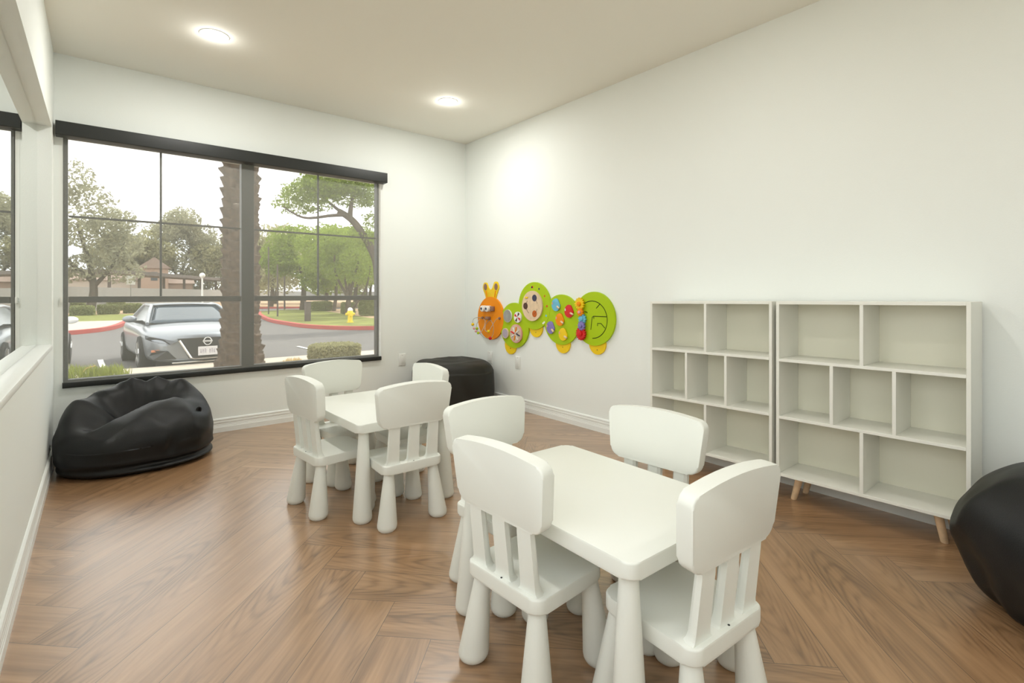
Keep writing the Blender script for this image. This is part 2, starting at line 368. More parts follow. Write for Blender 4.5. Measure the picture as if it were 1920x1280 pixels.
for x, y, k in ((.62, 1.42, .42), (1.95, 1.42, .42), (.62, -.85, .35), (1.95, -.85, .35)):  # unseen lights added to brighten the room
    downlight(x, y, 'added unseen round ceiling light that brightens the room', LAMP_W * k, 'added ceiling lights out of view')

# ================================================================ TABLES AND CHAIRS
LEGP = [(0, .030), (.0, .038), (.012, .0445), (.03, .0465), (.06, .0462), (1, .0235)]
def legprof(h): return [(0, .034), (.006 / h, .041), (.016 / h, .0455), (.026 / h, .0462), (1, .0235)]
def make_chair():
    r = empty('childrens_chair')
    bm = NB(); prism(bm, rpoly([(-.156, -.15), (.156, -.15), (.150, .15), (-.150, .15)], [.034, .034, .045, .045], 7), .257, .300, None, .006, 3); obj('seat', bm, M['plastic'], r)
    for sx in (-1, 1):
        for sy in (-1, 1):
            bm = NB(); cone(bm, (sx * .136, sy * .135, 0), (sx * .116, sy * .112, .2565), legprof(.2565)); obj('leg', bm, M['plastic'], r)
    for k, x in enumerate((-.103, 0, .103)):
        bm = NB(); rows = []
        for z, hw, y0, th in ((.2995, .038, -.136, .034), (.306, .031, -.135, .030), (.320, .0285, -.136, .027), (.46, .0265, -.151, .025), (.50, .0265, -.153, .024)):
            rows.append([bm.verts.new((x + a, y0 + c, z)) for a, c in ((-hw, 0), (hw, 0), (hw, th * .6), (hw - .008, th), (-hw + .008, th), (-hw, th * .6))])
        for a, c in zip(rows, rows[1:]):
            for q in range(6): bm.faces.new((a[q], a[(q + 1) % 6], c[(q + 1) % 6], c[q]))
        bm.faces.new(rows[0][::-1]); bm.faces.new(rows[-1]); obj('slat', bm, M['plastic'], r)
    top = [(.193 - .386 * t, .667 + .018 * (1 - (2 * t - 1) ** 2)) for t in [i / 8 for i in range(9)]]
    out = [(-.176, .481), (.176, .481)] + [(.197, .667)] + top[1:-1] + [(-.197, .667)]
    pts = rpoly(out, [.040, .040, .040] + [0] * 7 + [.040], 7)
    m = Matrix.Translation((0, -.115, 0)) @ Matrix.Translation((0, 0, .48)) @ Matrix.Rotation(R(4.5), 4, 'X') @ Matrix.Translation((0, 0, -.48)) @ Matrix(((1, 0, 0, 0), (0, 0, -1, 0), (0, 1, 0, 0), (0, 0, 0, 1)))
    bm = NB(); prism(bm, pts, 0, .043, m, .006, 3); obj('backrest', bm, M['plastic'], r)
    bm = NB(); prism(bm, circle(0, -.139, .003, 8), .2995, .3012); obj('screw', bm, M['screw'], r)
    return r
def make_table():
    r = empty('childrens_table')
    bm = NB(); prism(bm, rpoly([(-.276, -.388), (.276, -.388), (.276, .388), (-.276, .388)], .032, 8), .436, .480, None, .006, 3); obj('tabletop', bm, M['plastic'], r)
    for sx in (-1, 1):
        for sy in (-1, 1):
            bm = NB(); cone(bm, (sx * .240, sy * .352, 0), (sx * .228, sy * .340, .4355), legprof(.4355)); obj('leg', bm, M['plastic'], r)
    return r
t1 = make_table(); t1.location = (1.236, 1.112, 0); t1.rotation_euler.z = R(-1)
tag(t1, "near white plastic children's table with flared legs, in the foreground", 'table')
t2 = copy_tree(t1); t2.location = (1.222, 2.722, 0); t2.rotation_euler.z = R(1.5)
tag(t2, "far white plastic children's table with flared legs, towards the window", 'table')
CH = [
 # x, y, facing vector, label
 (1.027, 1.143, (.998, .059), "white children's chair at the near table, on its left side, back to the left wall"),
 (1.199, .760, (.051, .999), "nearest white children's chair, at the right foreground end of the near table"),
 (1.228, 1.520, (.01, -1), "white children's chair at the far end of the near table, facing the camera"),
 (1.452, 1.103, (-.996, -.083), "white children's chair at the near table's right side, in front of the bookshelf"),
 (.958, 2.688, (.994, .105), "white children's chair at the far table, on its left side, nearest the left beanbag"),
 (1.185, 2.338, (.025, 1), "white children's chair at the near end of the far table, back to the camera"),
 (1.174, 3.072, (.118, -.993), "white children's chair at the far table's window end, in front of the shade bar"),
 (1.407, 2.697, (-.998, .04), "white children's chair at the far table's right side, before the corner beanbag")]
c0 = make_chair()
for i, (x, y, (fx, fy), lab) in enumerate(CH):
    c = c0 if i == 0 else copy_tree(c0)
    c.location = (x, y, 0); c.rotation_euler.z = math.atan2(-fx, fy); tag(c, lab, 'chair')

# ================================================================ BOOKSHELVES
def bookshelf(y0, y1, ztop1, ztop0, label):
    """front faces -x; y0 = right end in view; ztop1 at y0, ztop0 at y1 (uneven floor)"""
    X0, X1 = 2.842, 3.096; T = .0155
    r = tag(empty('bookshelf', (2.97, (y0 + y1) / 2, 0)), label, 'bookshelf')
    def part(name, x0, x1, a, c, z0, z1, m='shelf', bev=.001):
        bm = NB(); vv = box(bm, x0, x1, a, c, z0, z1, bev, 1)
        for v in bm.verts: v.co.z += (ztop0 - ztop1) * (v.co.y - y0) / (y1 - y0)
        o = obj(name, bm, M[m], r, smooth=False); o.location = -Vector(r.location); return o
    zt = ztop1; zb = .134
    ch = (zt - zb - 4 * T) / 3
    s = [zb + k * (ch + T) for k in range(4)]
    part('side_panel', X0, X1, y0, y0 + T, zb, zt, 'shelf_edge'); part('side_panel', X0, X1, y1 - T, y1, zb, zt, 'shelf_edge')
    part('back_panel', X1 - .006, X1 - .001, y0 + T, y1 - T, zb + T, zt - T)
    part('bottom_panel', X0, X1, y0 + T, y1 - T, zb, zb + T, 'shelf_edge'); part('top_panel', X0, X1, y0 + T, y1 - T, zt - T, zt, 'shelf_edge')
    for k in (1, 2): part('shelf_board', X0, X1 - .007, y0 + T, y1 - T, s[k], s[k] + T, 'shelf_edge')
    iw = y1 - y0
    def dv(f, k): yy = y0 + iw * f; part('divider', X0, X1 - .007, yy - T / 2, yy + T / 2, s[k] + T, s[k + 1], 'shelf_edge')
    dv(.5, 0); dv(.5, 2); dv(.3367, 1); dv(.6633, 1)
    for xx, yy, dx, dy in ((X0 + .078, y0 + .125, -.002, -.026), (X0 + .066, y1 - .095, -.002, .03), (X1 - .05, y0 + .11, .0, -.028), (X1 - .05, y1 - .10, .0, .03)):
        zz = zb + (ztop0 - ztop1) * (yy - y0) / (y1 - y0)
        bm = NB(); cone(bm, (xx + dx, yy + dy, 0), (xx, yy, zz), [(0, .0135), (.02, .0150), (1, .0190)], 20)
        o = obj('leg', bm, M['beech'], r); o.location = -Vector(r.location)
bookshelf(.4245, 1.216, 1.0735, 1.066, 'right white cubby bookshelf on beech peg legs, next to the black beanbag')
bookshelf(1.238, 2.024, 1.066, 1.0565, 'left white cubby bookshelf, behind the near table, towards the toy caterpillar')

# ================================================================ BEANBAGS
def bag_mesh(prof, shape, nt=160, ns=90):
    """prof(theta, s) -> (r, z); s 0 bottom centre .. 1 top centre"""
    bm = NB(); rows = []
    for i in range(1, ns):
        s = i / ns; rows.append([])
        for k in range(nt):
            th = 2 * PI * k / nt; r, z = prof(th, s)
            p = shape(Vector((r * math.cos(th), r * math.sin(th), z)), th, s); p.z = max(p.z, .0005); rows[-1].append(bm.verts.new(p))
    for a, c in zip(rows, rows[1:]):
        for k in range(nt): bm.faces.new((a[k], a[(k + 1) % nt], c[(k + 1) % nt], c[k]))
    bm.faces.new(rows[0][::-1]); 
    r, z = prof(0, 1); tp = bm.verts.new(shape(Vector((0, 0, z)), 0, 1))
    for k in range(nt): bm.faces.new((rows[-1][k], rows[-1][(k + 1) % nt], tp))
    return bm
def interp(tab, s):
    for (a, *u), (c, *v) in zip(tab, tab[1:]):
        if s <= c:
            t = (s - a) / (c - a); t = t * t * (3 - 2 * t); return [x + (y - x) * t for x, y in zip(u, v)]
    return list(tab[-1][1:])
def cat(tab, s):                      # Catmull-Rom through (s, r, z)
    n = len(tab)
    for i in range(n - 1):
        if s <= tab[i + 1][0]:
            a, b_, c, d = tab[max(i - 1, 0)], tab[i], tab[i + 1], tab[min(i + 2, n - 1)]
            t = (s - b_[0]) / (c[0] - b_[0])
            return [.5 * (2 * b_[j] + (c[j] - a[j]) * t + (2 * a[j] - 5 * b_[j] + 4 * c[j] - d[j]) * t * t + (3 * b_[j] - a[j] - 3 * c[j] + d[j]) * t ** 3) for j in (1, 2)]
    return list(tab[-1][1:])
def gauss(x, w): return math.exp(-(x / w) ** 2)
def adiff(a, c): return (a - c + PI) % (2 * PI) - PI
def ridged(p, sc): return 1 - abs(noise.noise(p * sc)) * 2
# --- left bag by the window: slumped seat hollow, high back, folded front lip (heights from the floor at room x, y)
LBC = (.205, 4.19); LRX, LRY = .428, .375
CP = [(-.05, 3.98, .265), (.06, 4.03, .305), (.17, 4.075, .335), (.28, 4.12, .365), (.39, 4.145, .390), (.47, 4.07, .375),
      (.10, 3.90, .29), (.30, 3.95, .34), (.45, 3.95, .35), (-.10, 3.90, .25), (.2, 3.85, .30),
      (-.03, 4.08, .262), (.07, 4.125, .258), (.15, 4.19, .245), (.24, 4.215, .24), (.33, 4.225, .25), (.14, 4.26, .235), (.24, 4.28, .245),
      (-.12, 4.28, .455), (-.17, 4.15, .405), (-.17, 4.04, .34), (-.05, 4.30, .425), (.04, 4.285, .35), (-.08, 4.15, .345), (.01, 4.18, .305), (-.08, 4.05, .29),
      (-.05, 4.42, .465), (.06, 4.42, .485), (.20, 4.42, .505), (.32, 4.40, .495), (.42, 4.33, .445), (.10, 4.35, .42), (.19, 4.355, .41), (.30, 4.33, .39), (.50, 4.20, .40), (.41, 4.24, .345), (.36, 4.28, .33)]
import numpy as np
_P = np.array(CP); _n = len(_P)
def _U(d2): return np.where(d2 > 0, d2 * np.log(d2 + 1e-12), 0)
_K = _U(((_P[:, None, :2] - _P[None, :, :2]) ** 2).sum(2)) + np.eye(_n) * 4e-4
_Q = np.c_[np.ones(_n), _P[:, :2]]
_S = np.linalg.solve(np.block([[_K, _Q], [_Q.T, np.zeros((3, 3))]]), np.r_[_P[:, 2], 0, 0, 0])
def seg(x, y, ax, ay, bx, by):
    t = max(0, min(1, ((x - ax) * (bx - ax) + (y - ay) * (by - ay)) / ((bx - ax) ** 2 + (by - ay) ** 2)))
    return math.hypot(x - ax - t * (bx - ax), y - ay - t * (by - ay))
def ztop(x, y):
    z = float(_U(((_P[:, :2] - (x, y)) ** 2).sum(1)) @ _S[:_n] + _S[_n] + _S[_n + 1] * x + _S[_n + 2] * y)
    z += .016 * math.exp(-seg(x, y, -.04, 3.985, .40, 4.15) / .028) + .014 * math.exp(-seg(x, y, -.13, 4.29, .10, 4.225) / .025)
    z -= .012 * math.exp(-seg(x, y, .08, 4.20, .30, 4.25) / .02)
    return min(z, .52)
def prof_left(th, s):
    e = 2.35; c, n_ = abs(math.cos(th)), abs(math.sin(th)); R0 = 1 / ((c / LRX) ** e + (n_ / LRY) ** e) ** (1 / e)
    if s < .42:
        r, z = cat([(0, 0, 0), (.10, .55, 0), (.18, .86, .003), (.25, .955, .035), (.33, .985, .085), (.42, 1, .15)], s); return r * R0, max(z, 0)
    t = (s - .42) / .58; k = math.cos(t * PI / 2) ** .85 if t < 1 else 0
    return R0 * k, .15
def shape_left(p, th, s):
    if s >= .42:
        e = 2.35; c, n_ = abs(math.cos(th)), abs(math.sin(th)); R0 = 1 / ((c / LRX) ** e + (n_ / LRY) ** e) ** (1 / e)
        k = min(1, math.hypot(p.x, p.y) / R0); X, Y = LBC[0] + p.x, LBC[1] + p.y
        p.z = .15 + (ztop(X, Y) - .15) * max(0, 1 - k ** 5.5) ** .48
    q = Vector(p); rad = Vector((p.x, p.y, 0)); L = rad.length + 1e-6; u = rad / L
    f = 0                                     # gathers along the high back
    for a0, wd, amp in ((98, 5, .026), (80, 5, -.024), (66, 5, .020), (50, 5, -.020), (36, 5, .014), (118, 6, -.016), (136, 6, .014)):
        f += amp * gauss(math.degrees(adiff(th, R(a0))) + 22 * (s - .66), wd)
    if s > .42: p.z += f * gauss(s - .66, .16)
    n1 = noise.noise(q * 5 + Vector((3, 1, 7))); n2 = ridged(q + Vector((9, 2, 4)), 4.0); n3 = noise.noise(Vector((q.x * 10, q.y * 10, q.z * 16)) + Vector((5, 5, 1)))
    if s > .19:
        sc_ = gauss(s - .42, .22); p += u * (.011 * n1 + .010 * (n2 - .6) + .005 * n3) * sc_
    if s > .45: p.z += .010 * n1 + .010 * (n2 - .6) + .005 * n3
    hem = gauss(s - .235, .020) * .020 - gauss(s - .285, .022) * .020 + gauss(s - .33, .02) * .008 * (1 + n1)
    p += u * hem * (.35 + .65 * max(0, math.cos(th - R(318))))
    p += u * -.016 * gauss(math.degrees(adiff(th, R(292))) - 25 * (s - .4), 3.5) * gauss(s - .42, .10)
    return p
def smooth_obj(o, lv=1):
    md = o.modifiers.new('sub', 'SUBSURF'); md.levels = lv; md.render_levels = lv
def bag(name, prof, shape, loc, label, m, rz=0):
    r = tag(empty(name, loc, rz), label, 'beanbag')
    bm = bag_mesh(prof, shape); o = obj('bag_cover', bm, M[m], r, angle=180); return r
B1 = bag('beanbag', prof_left, shape_left, (LBC[0], LBC[1], 0), 'large slumped black vinyl beanbag under the window in the left corner', 'bag')
b = NB(); tube(b, [(.013 * math.cos(2 * PI * k / 24), 0, .017 * math.sin(2 * PI * k / 24)) for k in range(24)], .0055, 8, closed=True)
o = obj('rolled_edge', b, M['bag'], B1); o.location = (.322, -.172, .318); o.rotation_euler = (0, 0, R(25))
b = NB(); prism(b, circle(0, 0, .012, 20, .016), -.002, .002, Matrix(((1, 0, 0, 0), (0, 0, 1, 0), (0, 1, 0, 0), (0, 0, 0, 1)))); o2 = obj('opening', b, M['black'], B1); o2.location = o.location; o2.rotation_euler = o.rotation_euler
# --- corner bag
def prof_c(th, s):
    tab = [(0, 0, 0), (.12, .26, 0), (.22, .355, .005), (.30, .385, .06), (.42, .395, .17), (.54, .40, .30), (.63, .385, .395), (.69, .345, .445), (.78, .25, .462), (.88, .13, .455), (1, 0, .445)]
    r, z = cat(tab, s); return max(r, 0), z
def shape_c(p, th, s):
    q = Vector(p)
    rad = Vector((p.x, p.y, 0)); L = rad.length + 1e-6
    n1 = noise.noise(q * 3.5 + Vector((13, 1, 2))); n2 = ridged(q + Vector((1, 8, 4)), 3.2)
    if s > .2: p += rad / L * (.015 * n1 + .014 * (n2 - .6)); p.z += .014 * n1 * (s > .5)
    if s > .6: p.z += .025 * gauss(math.degrees(adiff(th, R(150))), 30) * gauss(s - .78, .12) + .018 * ridged(q + Vector((4, 4, 4)), 4) * min(1, (s - .6) * 4) - .012
    # crescent fold on the camera side
    dd = math.degrees(adiff(th, R(232))) + (s - .5) * 60
    p += rad / L * (.020 * gauss(dd, 9) - .016 * gauss(dd - 16, 7)) * gauss(s - .5, .2)
    sx = 1.05 if p.x < 0 else .92
    p.x *= sx; return p
bag('beanbag', prof_c, shape_c, (2.700, 4.180, 0), 'dark beanbag in the far room corner, half hidden by the far table chairs', 'bag2')
# --- right bag
def prof_r(th, s):
    tab = [(0, 0, 0), (.12, .18, 0), (.2, .27, .005), (.28, .335, .05), (.40, .405, .16), (.52, .425, .275), (.64, .385, .385), (.76, .285, .47), (.88, .13, .52), (1, 0, .525)]
    r, z = cat(tab, s); return max(r, 0), z
def shape_r(p, th, s):
    q = Vector(p); rad = Vector((p.x, p.y, 0)); L = rad.length + 1e-6
    n1 = noise.noise(q * 3 + Vector((3, 14, 2))); n2 = ridged(q + Vector((1, 8, 14)), 3.5)
    pl = .010 * math.sin(th * 11 + 2 * math.sin(th * 3)) * gauss(s - .27, .12)
    if s > .15: p += rad / L * (.018 * n1 + .018 * (n2 - .6) + pl * 1.3 + .010 * noise.noise(q * 9)); p.z += .012 * n1 * (s > .5)
    return p
bag('beanbag', prof_r, shape_r, (2.575, .012, 0), 'black beanbag at the right edge of the picture, beside the right bookshelf', 'bag')

# ================================================================ TOY CATERPILLAR ON THE WALL
toy = tag(empty('activity_wall_toy', (W, 3.45, .9), R(90)), 'wooden activity caterpillar mounted on the wall, orange head and lime green segments', 'wall toy')
# local: x = world y - 3.45 mirrored so that +x local = +y world after the 90 degree turn; local -y points into the room? (rotated 90: local x -> world y, local y -> world -x)
def TY(y): return y - 3.45
def TZ(z): return z - .9
MT = Matrix(((1, 0, 0, 0), (0, 0, 1, 0), (0, 1, 0, 0), (0, 0, 0, 1)))      # (px, pz, depth) -> (x, depth, z)
def disc(name, y, z, r, d0, d1, m, par=None, bev=.002, rz=None, n=48, pts=None):
    bm = NB(); prism(bm, pts or circle(TY(y), TZ(z), r, n, rz), d0, d1, MT, bev, 2); return obj(name, bm, M[m], par or toy)
d = .012
disc('antennae', 0, 0, 0, .0, d, 'yellow', pts=rpoly([(TY(4.215), TZ(1.03)), (TY(4.245), TZ(1.10)), (TY(4.285), TZ(1.165)), (TY(4.262), TZ(1.222)), (TY(4.215), TZ(1.222)), (TY(4.185), TZ(1.17)), (TY(4.15), TZ(1.135)), (TY(4.115), TZ(1.165)), (TY(4.085), TZ(1.228)), (TY(4.035), TZ(1.228)), (TY(4.005), TZ(1.17)), (TY(4.045), TZ(1.10)), (TY(4.07), TZ(1.03))], .024, 5))
for y in (4.232, 4.052): disc('antenna_tip', y, 1.176, .026, d, d + .003, 'tan', rz=.034, bev=0)
for y0, y1 in ((4.225, 4.205), (4.060, 4.075)):
    bm = NB(); tube(bm, [(TY(y0), d + .001, TZ(1.135)), (TY(y1), d + .001, TZ(1.07))], .006, 6); obj('antenna_line', bm, M['orange'], toy)
for y, z in ((3.822, .605), (3.452, .795), (3.105, .680), (2.715, .705)): disc('foot', y, z, .088, 0, d, 'yellow')
for y, z in ((3.822, .573), (3.452, .752), (3.105, .645), (2.715, .655)): disc('screw', y, z, .004, d, d + .001, 'screw', bev=0, n=10)
head = disc('head', 4.139, .856, .218, .002, .021, 'orange')
for i, (y, z) in enumerate(((3.761, .801), (3.470, .995), (3.119, .882), (2.745, .905))): disc('body_segment', y, z, .218, .001 + .0015 * (i % 2), .019 + .0015 * (i % 2), 'green')
G = .0205
# head: eyes, nose, bead wires
for y in (4.215, 4.135):
    bm = NB(); prism(bm, circle(TY(y), TZ(.953), .032, 24), .021, .075, MT, .006, 2); e = obj('eye', bm, M['white'], toy)
    bm = NB(); prism(bm, circle(TY(y) + .006, TZ(.953), .013, 16), .075, .0775, MT); obj('pupil', bm, M['navy'], e)
bm = NB(); box(bm, TY(4.06), TY(4.17), .021, .050, TZ(.930), TZ(.978), .004); obj('eye_block', bm, M['tan'], toy)
bm = NB(); box(bm, TY(4.125), TY(4.185), .021, .06, TZ(.842), TZ(.872), .006); obj('nose', bm, M['tan'], toy)
for y, z in ((4.26, .857), (3.975, .862)):
    bm = NB(); ball(bm, (TY(y), .03, TZ(z)), .014, 12); obj('wire_knob', bm, M['tan'], toy)
def wirepts(K):
    out = []
    for i in range(len(K) - 1):
        a, b_, c, dd = K[max(i - 1, 0)], K[i], K[i + 1], K[min(i + 2, len(K) - 1)]
        for q in range(8):
            t = q / 8; out.append(tuple(.5 * (2 * b_[j] + (c[j] - a[j]) * t + (2 * a[j] - 5 * b_[j] + 4 * c[j] - dd[j]) * t * t + (3 * b_[j] - a[j] - 3 * c[j] + dd[j]) * t ** 3) for j in range(3)))
    out.append(K[-1]); return out
def WP(l): return [(TY(y), dp, TZ(z)) for y, z, dp in l]
def FX(pts): return pts
K1 = WP([(4.26, .857, .035), (4.285, .86, .08), (4.27, .84, .14), (4.26, .775, .15), (4.20, .72, .15), (4.15, .70, .14), (4.10, .665, .12), (4.06, .66, .08), (4.03, .70, .07), (4.02, .78, .07), (4.07, .84, .07), (4.13, .80, .08), (4.12, .74, .10), (4.06, .73, .10), (4.03, .80, .07), (4.0, .85, .05), (3.975, .862, .035)])
K2 = WP([(4.26, .857, .03), (4.23, .84, .09), (4.24, .78, .12), (4.20, .71, .12), (4.16, .74, .10), (4.17, .82, .06), (4.22, .84, .04), (4.26, .857, .03)])
for K in (K1, K2):
    bm = NB(); tube(bm, wirepts(K), .0028, 6); obj('bead_wire', bm, M['wire'], toy)
w1 = wirepts(K1); w2 = wirepts(K2)
for pp, mm, rr in ((w1[22], 'yellow', .016), (w1[27], 'pink', .013), (w1[31], 'pink', .013), (w1[36], 'green', .014), (w1[56], 'red', .017), (w2[19], 'green', .015), (w1[104], 'yellow', .016), (w2[26], 'pink', .012)):
    bm = NB(); ball(bm, pp, rr, 12); obj('bead', bm, M[mm], toy)
# first green segment: four discs
sp = disc('spiral_disc', 3.845, .889, .062, G, G + .012, 'white')
bm = NB()
for k in range(22):
    a0 = 2 * PI * k / 22; a1 = a0 + PI / 22
    q = [(TY(3.845) + r * math.cos(a), TZ(.889) + r * math.sin(a)) for r, a in ((.022, a0), (.042, a0 + .10), (.060, a0), (.060, a1), (.042, a1 + .10), (.022, a1))]
    bm.faces.new([bm.verts.new((x, G + .0126, z)) for x, z in q])
obj('swirl_pattern', bm, M['black'], sp, smooth=False)
disc('spiral_hub', 3.845, .889, .022, G + .012, G + .0135, 'wire', bev=0)
pw = disc('pinwheel_disc', 3.69, .883, .052, G, G + .014, 'white')
for k in range(4):
    a0 = PI / 2 * k + .5 - .3; q = [(TY(3.69) + r * math.cos(a), TZ(.883) + r * math.sin(a)) for r, a in ((.006, a0), (.046, a0), (.046, a0 + .3), (.046, a0 + .6), (.006, a0 + .6))]
    bm = NB(); prism(bm, q, G + .0142, G + .0152, MT); obj('pinwheel_blade', bm, M['rust' if k % 2 == 5 else 'red'] if 0 else M['brown'] if k % 2 else M['red'], pw)
disc('lavender_disc', 3.881, .718, .050, G, G + .012, 'plywood'); disc('lavender_face', 3.881, .718, .043, G + .012, G + .0135, 'lav', bev=0)
mz = disc('maze_disc', 3.716, .725, .088, G, G + .014, 'pink')
disc('maze_window', 3.716, .725, .078, G + .0142, G + .016, 'clear', mz)
for k, mm in enumerate(('red', 'white', 'orange', 'white', 'navy', 'white', 'orange', 'white')):
    a = 2 * PI * k / 8; bm = NB()
    tube(bm, [(TY(3.716) + r * math.cos(a + (.0 if r < .04 else .25)), G + .019, TZ(.725) + r * math.sin(a + (.0 if r < .04 else .25))) for r in (.018, .042, .066)], .0065, 6); obj('maze_channel', bm, M[mm], mz)
# second green segment: big face disc
fc = disc('face_disc', 3.483, .994, .139, G, G + .014, 'plywood')
for y, z, mm in ((3.446, 1.067, 'navy'), (3.571, .992, 'brown'), (3.445, .923, 'rust')): disc('spot', y, z, .031, G + .0142, G + .0152, mm, fc, bev=0)
bm = NB(); box(bm, TY(3.535), TY(3.575), G + .014, G + .022, TZ(1.062), TZ(1.078), .003); o = obj('peg', bm, M['yellow'], fc)
for a0, a1 in ((115, 165), (200, 255), (300, 400)):
    bm = NB(); tube(bm, [(TY(3.483) + (.078) * math.cos(R(a)), G + .0145, TZ(.994) + .078 * math.sin(R(a))) for a in range(a0, a1, 6)], .0016, 5); obj('arc_line', bm, M['brown'], fc)
for y, z, mm in ((3.498, 1.166, 'navy'), (3.488, 1.168, 'red'), (3.40, 1.15, 'navy'), (3.325, 1.085, 'rust'), (3.295, .995, 'red'), (3.305, .91, 'blue'), (3.345, .84, 'white'), (3.33, .85, 'white')): disc('small_mark', y, z, .0095, G, G + .001, mm, bev=0, n=14)
# third segment: five sliding apples
for y, z, mm, a in ((3.175, 1.010, 'blue', -35), (3.016, .958, 'red', -20), (3.127, .883, 'orange', -30), (3.242, .808, 'purple', -40), (3.087, .757, 'yellow', -25)):
    pts = []
    for k in range(40):
        t = 2 * PI * k / 40; r_ = .052 * (1 - .22 * gauss(math.degrees(adiff(t, R(150))), 22)); pts.append((TY(y) + r_ * math.cos(t), TZ(z) + r_ * 1.06 * math.sin(t)))
    ap = disc('apple_disc', 0, 0, 0, G, G + .008, mm, pts=pts)
    bm = NB(); ca, sa = math.cos(R(a)), math.sin(R(a))
    c0_ = Vector((TY(y) - .030, G + .02, TZ(z) - .014)); tube(bm, [c0_, c0_ + Vector((-.034 * ca, .004, .030 * sa))], .0085, 8); obj('wooden_slider', bm, M['plywood'], ap)
    bm = NB(); prism(bm, circle(TY(y) + .042, TZ(z) + .012, .006, 10, .012), G + .008, G + .010, MT); obj('leaf_mark', bm, M['pink' if mm != 'red' else 'white'], ap)
# fourth segment: gears and track
def gear(y, z, r, teeth, mm, hub, g0=0.006):
    pts = []
    for k in range(teeth * 4):
        a = 2 * PI * k / (teeth * 4); rr = r if k % 4 in (0, 1) else r * .76; pts.append((TY(y) + rr * math.cos(a), TZ(z) + rr * math.sin(a)))
    g = disc('gear', 0, 0, 0, G + g0, G + g0 + .016, mm, pts=pts, bev=.001)
    bm = NB(); prism(bm, circle(TY(y), TZ(z), r * .36, 20), G, G + g0 + .028, MT, .003, 2); obj('gear_hub', bm, M[hub], g)
gear(2.885, 1.022, .054, 14, 'yellow', 'orange'); gear(2.872, .955, .036, 9, 'orange', 'pink', .012); gear(2.855, .900, .042, 10, 'blue', 'blue'); gear(2.858, .843, .040, 10, 'purple', 'purple', .012); gear(2.869, .778, .056, 16, 'red', 'red')
def track(pts): 
    bm = NB(); tube(bm, [(TY(y), G - .001, TZ(z)) for y, z in pts], .0036, 6); obj('track_groove', bm, M['groove'], toy)
arc = [(2.762 - .158 * math.sin(R(a)) + (0.0), .897 + .151 * math.cos(R(a))) for a in range(-32, 181, 6)]
track(arc); track([(2.676, 1.027), (2.717, .99)]); track([(2.607, .925), (2.745, .925), (2.758, .918), (2.763, .90), (2.775, .815)]); track([(2.627, .835), (2.667, .87), (2.704, .869), (2.703, .848)]); track([(2.745, .925), (2.742, .905)]); track([(2.84, .96), (2.815, .955), (2.812, .948)])

# ================================================================ OUTSIDE
M['asphalt'] = mat('asphalt', (.125, .118, .114), .85, .3, var=.10, bscale=3)
M['concrete'] = mat('concrete', (.46, .40, .33), .9, .2, var=.06, bscale=2)
M['redcurb'] = mat('red_curb_paint', (.42, .09, .08), .8, .2, var=.08, bscale=3)
M['lawn'] = mat('lawn_grass', (.185, .20, .06), .95, .1, var=.25, bscale=1.2)
M['gravel'] = mat('tan_gravel', (.40, .28, .18), .95, .1, var=.12, bscale=5)
M['bed'] = mat('planting_bed_gravel', (.42, .33, .24), .95, .1, var=.2, bscale=12)
M['block'] = mat('pale_block_wall', (.30, .29, .27), .9, .1, var=.04, bscale=1)
M['stripe'] = mat('lot_paint', (.80, .80, .76), .8, .2)
M['stucco'] = mat('tan_stucco', (.33, .235, .18), .9, .1, var=.06, bscale=1)
M['stucco2'] = mat('pale_stucco', (.40, .35, .30), .9, .1)
M['rooftile'] = mat('brown_roof_tile', (.24, .18, .15), .9, .1, var=.12, bscale=4)
M['bark'] = mat('tree_bark', (.095, .075, .058), .9, .1, var=.25, bscale=6)
M['palm'] = mat('palm_trunk', (.082, .060, .045), .9, .1, var=.55, bscale=14)
M['carport'] = mat('carport_roof', (.11, .09, .08), .7, .2)
M['hydrant'] = mat('hydrant_yellow', (.85, .62, .02), .5, .4)
M['silver'] = mat('car_paint_silver', (.25, .27, .295), .30, .5, metal=.5, coat=.35)
M['carwhite'] = mat('car_paint_white', (.75, .75, .75), .3, .5, coat=.5)
M['cardark'] = mat('car_black_trim', (.02, .022, .024), .35, .5)
M['chrome'] = mat('chrome', (.75, .75, .74), .12, .5, metal=1)
M['badge'] = mat('brushed_badge', (.62, .62, .61), .35, .5, metal=.4)
M['carglass'] = mat('car_glass', (.04, .06, .08), .14, .45)
M['lens'] = mat('headlight_lens', (.055, .06, .07), .08, .8)
M['amber'] = mat('amber_marker', (.55, .20, .10), .3, .5)
M['tyre'] = mat('tyre_rubber', (.025, .025, .026), .8, .2)
M['plate'] = mat('licence_plate_face', (.72, .70, .70), .5, .3)
M['platetext'] = mat('licence_plate_letters', (.28, .25, .32), .5, .3)
def leaf_mat(name, col, v=.25):
    m = bpy.data.materials.new(name); m.use_nodes = True; n = m.node_tree; n.nodes.clear()
    o = n.nodes.new('ShaderNodeOutputMaterial'); dd = n.nodes.new('ShaderNodeBsdfDiffuse'); t = n.nodes.new('ShaderNodeBsdfTranslucent')
    x = n.nodes.new('ShaderNodeMixShader'); x.inputs[0].default_value = .5
    g = n.nodes.new('ShaderNodeNewGeometry'); r = n.nodes.new('ShaderNodeValToRGB')
    r.color_ramp.elements[0].color = (*[c * (1 - v) for c in col], 1); r.color_ramp.elements[1].color = (*[min(1, c * (1 + v)) for c in col], 1)
    n.links.new(g.outputs['Random Per Island'], r.inputs[0])
    for k in (dd, t): n.links.new(r.outputs[0], k.inputs[0])
    n.links.new(dd.outputs[0], x.inputs[1]); n.links.new(t.outputs[0], x.inputs[2]); n.links.new(x.outputs[0], o.inputs[0]); return m
